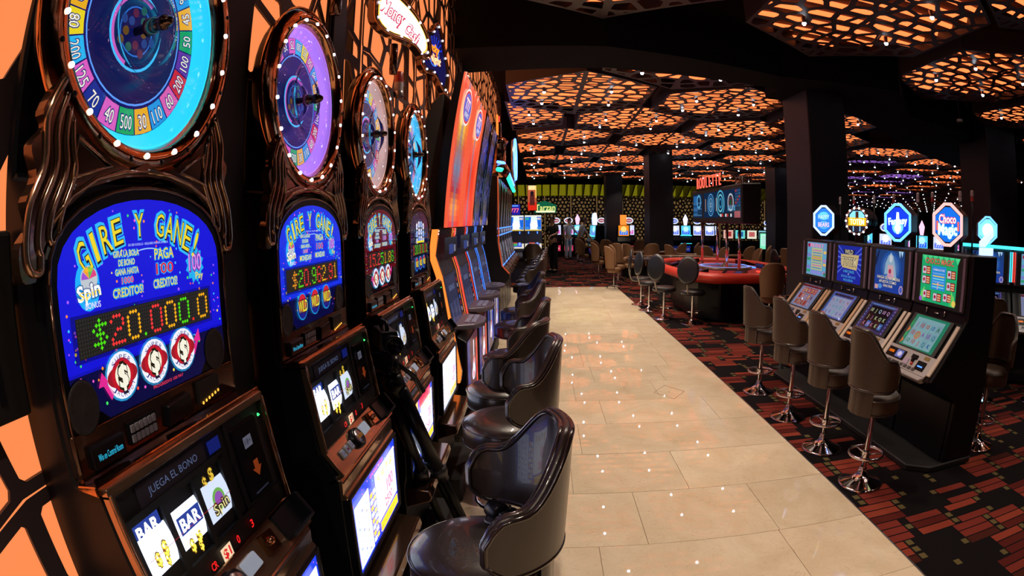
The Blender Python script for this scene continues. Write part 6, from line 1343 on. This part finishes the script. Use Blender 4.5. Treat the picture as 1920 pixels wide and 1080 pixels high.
# ================================================================== VIDEO TRIPOD leaning in the left row, and the camera on the stool
t = thing('tripod', 'black folded video tripod leaning between the machines and the stools', 'tripod', (0, 0, 0))
ap = Vector((-.555, 1.99, .98)); ft = Vector((-.38, 2.42, .02)); d = (ft - ap).normalized(); q1 = d.cross(Vector((0, 0, 1))).normalized(); q2 = d.cross(q1)
for k, (a, sp) in enumerate(((.0, .035), (2.1, .045), (4.2, .035))):
    b = MB(); off = q1 * math.cos(a) * .030 + q2 * math.sin(a) * .030; off2 = q1 * math.cos(a) * (.03 + sp) + q2 * math.sin(a) * (.03 + sp); e = ft + off2; e.z = max(e.z, .012)
    b.tube([ap + off, ap + (e - ap - off) * .5 + off], .028, 8); leg = b.build('leg', BLACK, t)
    m_ = ap + off + (e - ap - off) * .45
    b = MB(); b.tube([m_, e], .021, 8); b.build('lower_tube', STEEL, leg) if False else b.build('lower_tube', BLACK, leg)
    b = MB(); b.lathe([(0, -.02), (.034, -.025), (.036, .0), (.032, .025), (0, .02)], 10, M=Matrix.Translation(m_)); b.build('clamp', VINYL, leg)
b = MB(); b.tube([ap - d * .06, ap + d * .02], .045, 12); b.tube([ap - d * .12, ap - d * .05], .022, 10); b.build('crown', BLACK, t)
hp = ap + Vector((-.02, -.03, .13)); b = MB(); b.box(-.04, .04, -.05, .05, -.03, .03, M=Matrix.Translation(hp)); b.lathe([(0, -.05), (.035, -.05), (.035, .05), (0, .05)], 16, M=Matrix.Translation(hp + Vector((0, 0, -.03))) @ Matrix.Rotation(PI/2, 4, 'Y')); bevel(b.build('pan_head', BLACK, t), .004, 1)
b = MB(); b.tube([hp + Vector((.03, -.03, 0)), hp + Vector((.08, .10, -.10)), hp + Vector((.10, .16, -.18))], [.008, .010, .014], 8); b.build('pan_handle', BLACK, t)
t = thing('video_camera', 'small black video camera on top of the folded tripod', 'camera', tuple(hp + Vector((0, 0, .035))), .5)
b = MB(); b.box(-.035, .035, -.08, .08, 0, .075); bevel(b.build('camera_body', BLACK, t), .01, 2)
b = MB(); M = Matrix.Translation((0, -.08, .038)) @ Matrix.Rotation(PI/2, 4, 'X'); b.lathe([(.028, -.01), (.028, .05), (.034, .055), (.034, .075), (.026, .075), (.024, .06), (0, .058)], 20, M=M); b.build('lens', BLACK, t)
b = MB(); b.tube([(0, -.05, .075), (0, -.04, .10), (0, .04, .10), (0, .05, .075)], .008, 8); b.build('handle', BLACK, t)
t = thing('photo_camera', 'black camera flash with a strap lying on the seat of the nearest stool', 'camera', (-.085, 1.50, .676), .75)
b = MB(); b.box(-.032, .032, -.075, .03, .0, .055); bevel(b.build('flash_body', BLACK, t), .008, 2)
b = MB(); b.box(-.036, .036, -.125, -.078, .004, .05); bevel(b.build('flash_head', VINYL, t), .006, 2); b = MB(); b.box(-.028, .028, -.128, -.1245, .010, .044); b.build('flash_lens', GREYP, t)
b = MB(); b.tube([p for p in tri_curve([(.03, .02, .02), (.07, .05, .012), (.06, .10, .010), (.0, .11, .010), (-.05, .07, .01), (-.035, .01, .02)], 5)], .006, 6, flat=.5); b.build('strap', VINYL, t)
b = MB(); b.lathe([(0, 0), (.03, 0), (.032, .01), (.032, .05), (.026, .055), (0, .055)], 18, M=Matrix.Translation((.0, .05, .032)) @ Matrix.Rotation(-PI/2, 4, 'X')); b.build('hot_shoe', BLACK, t)
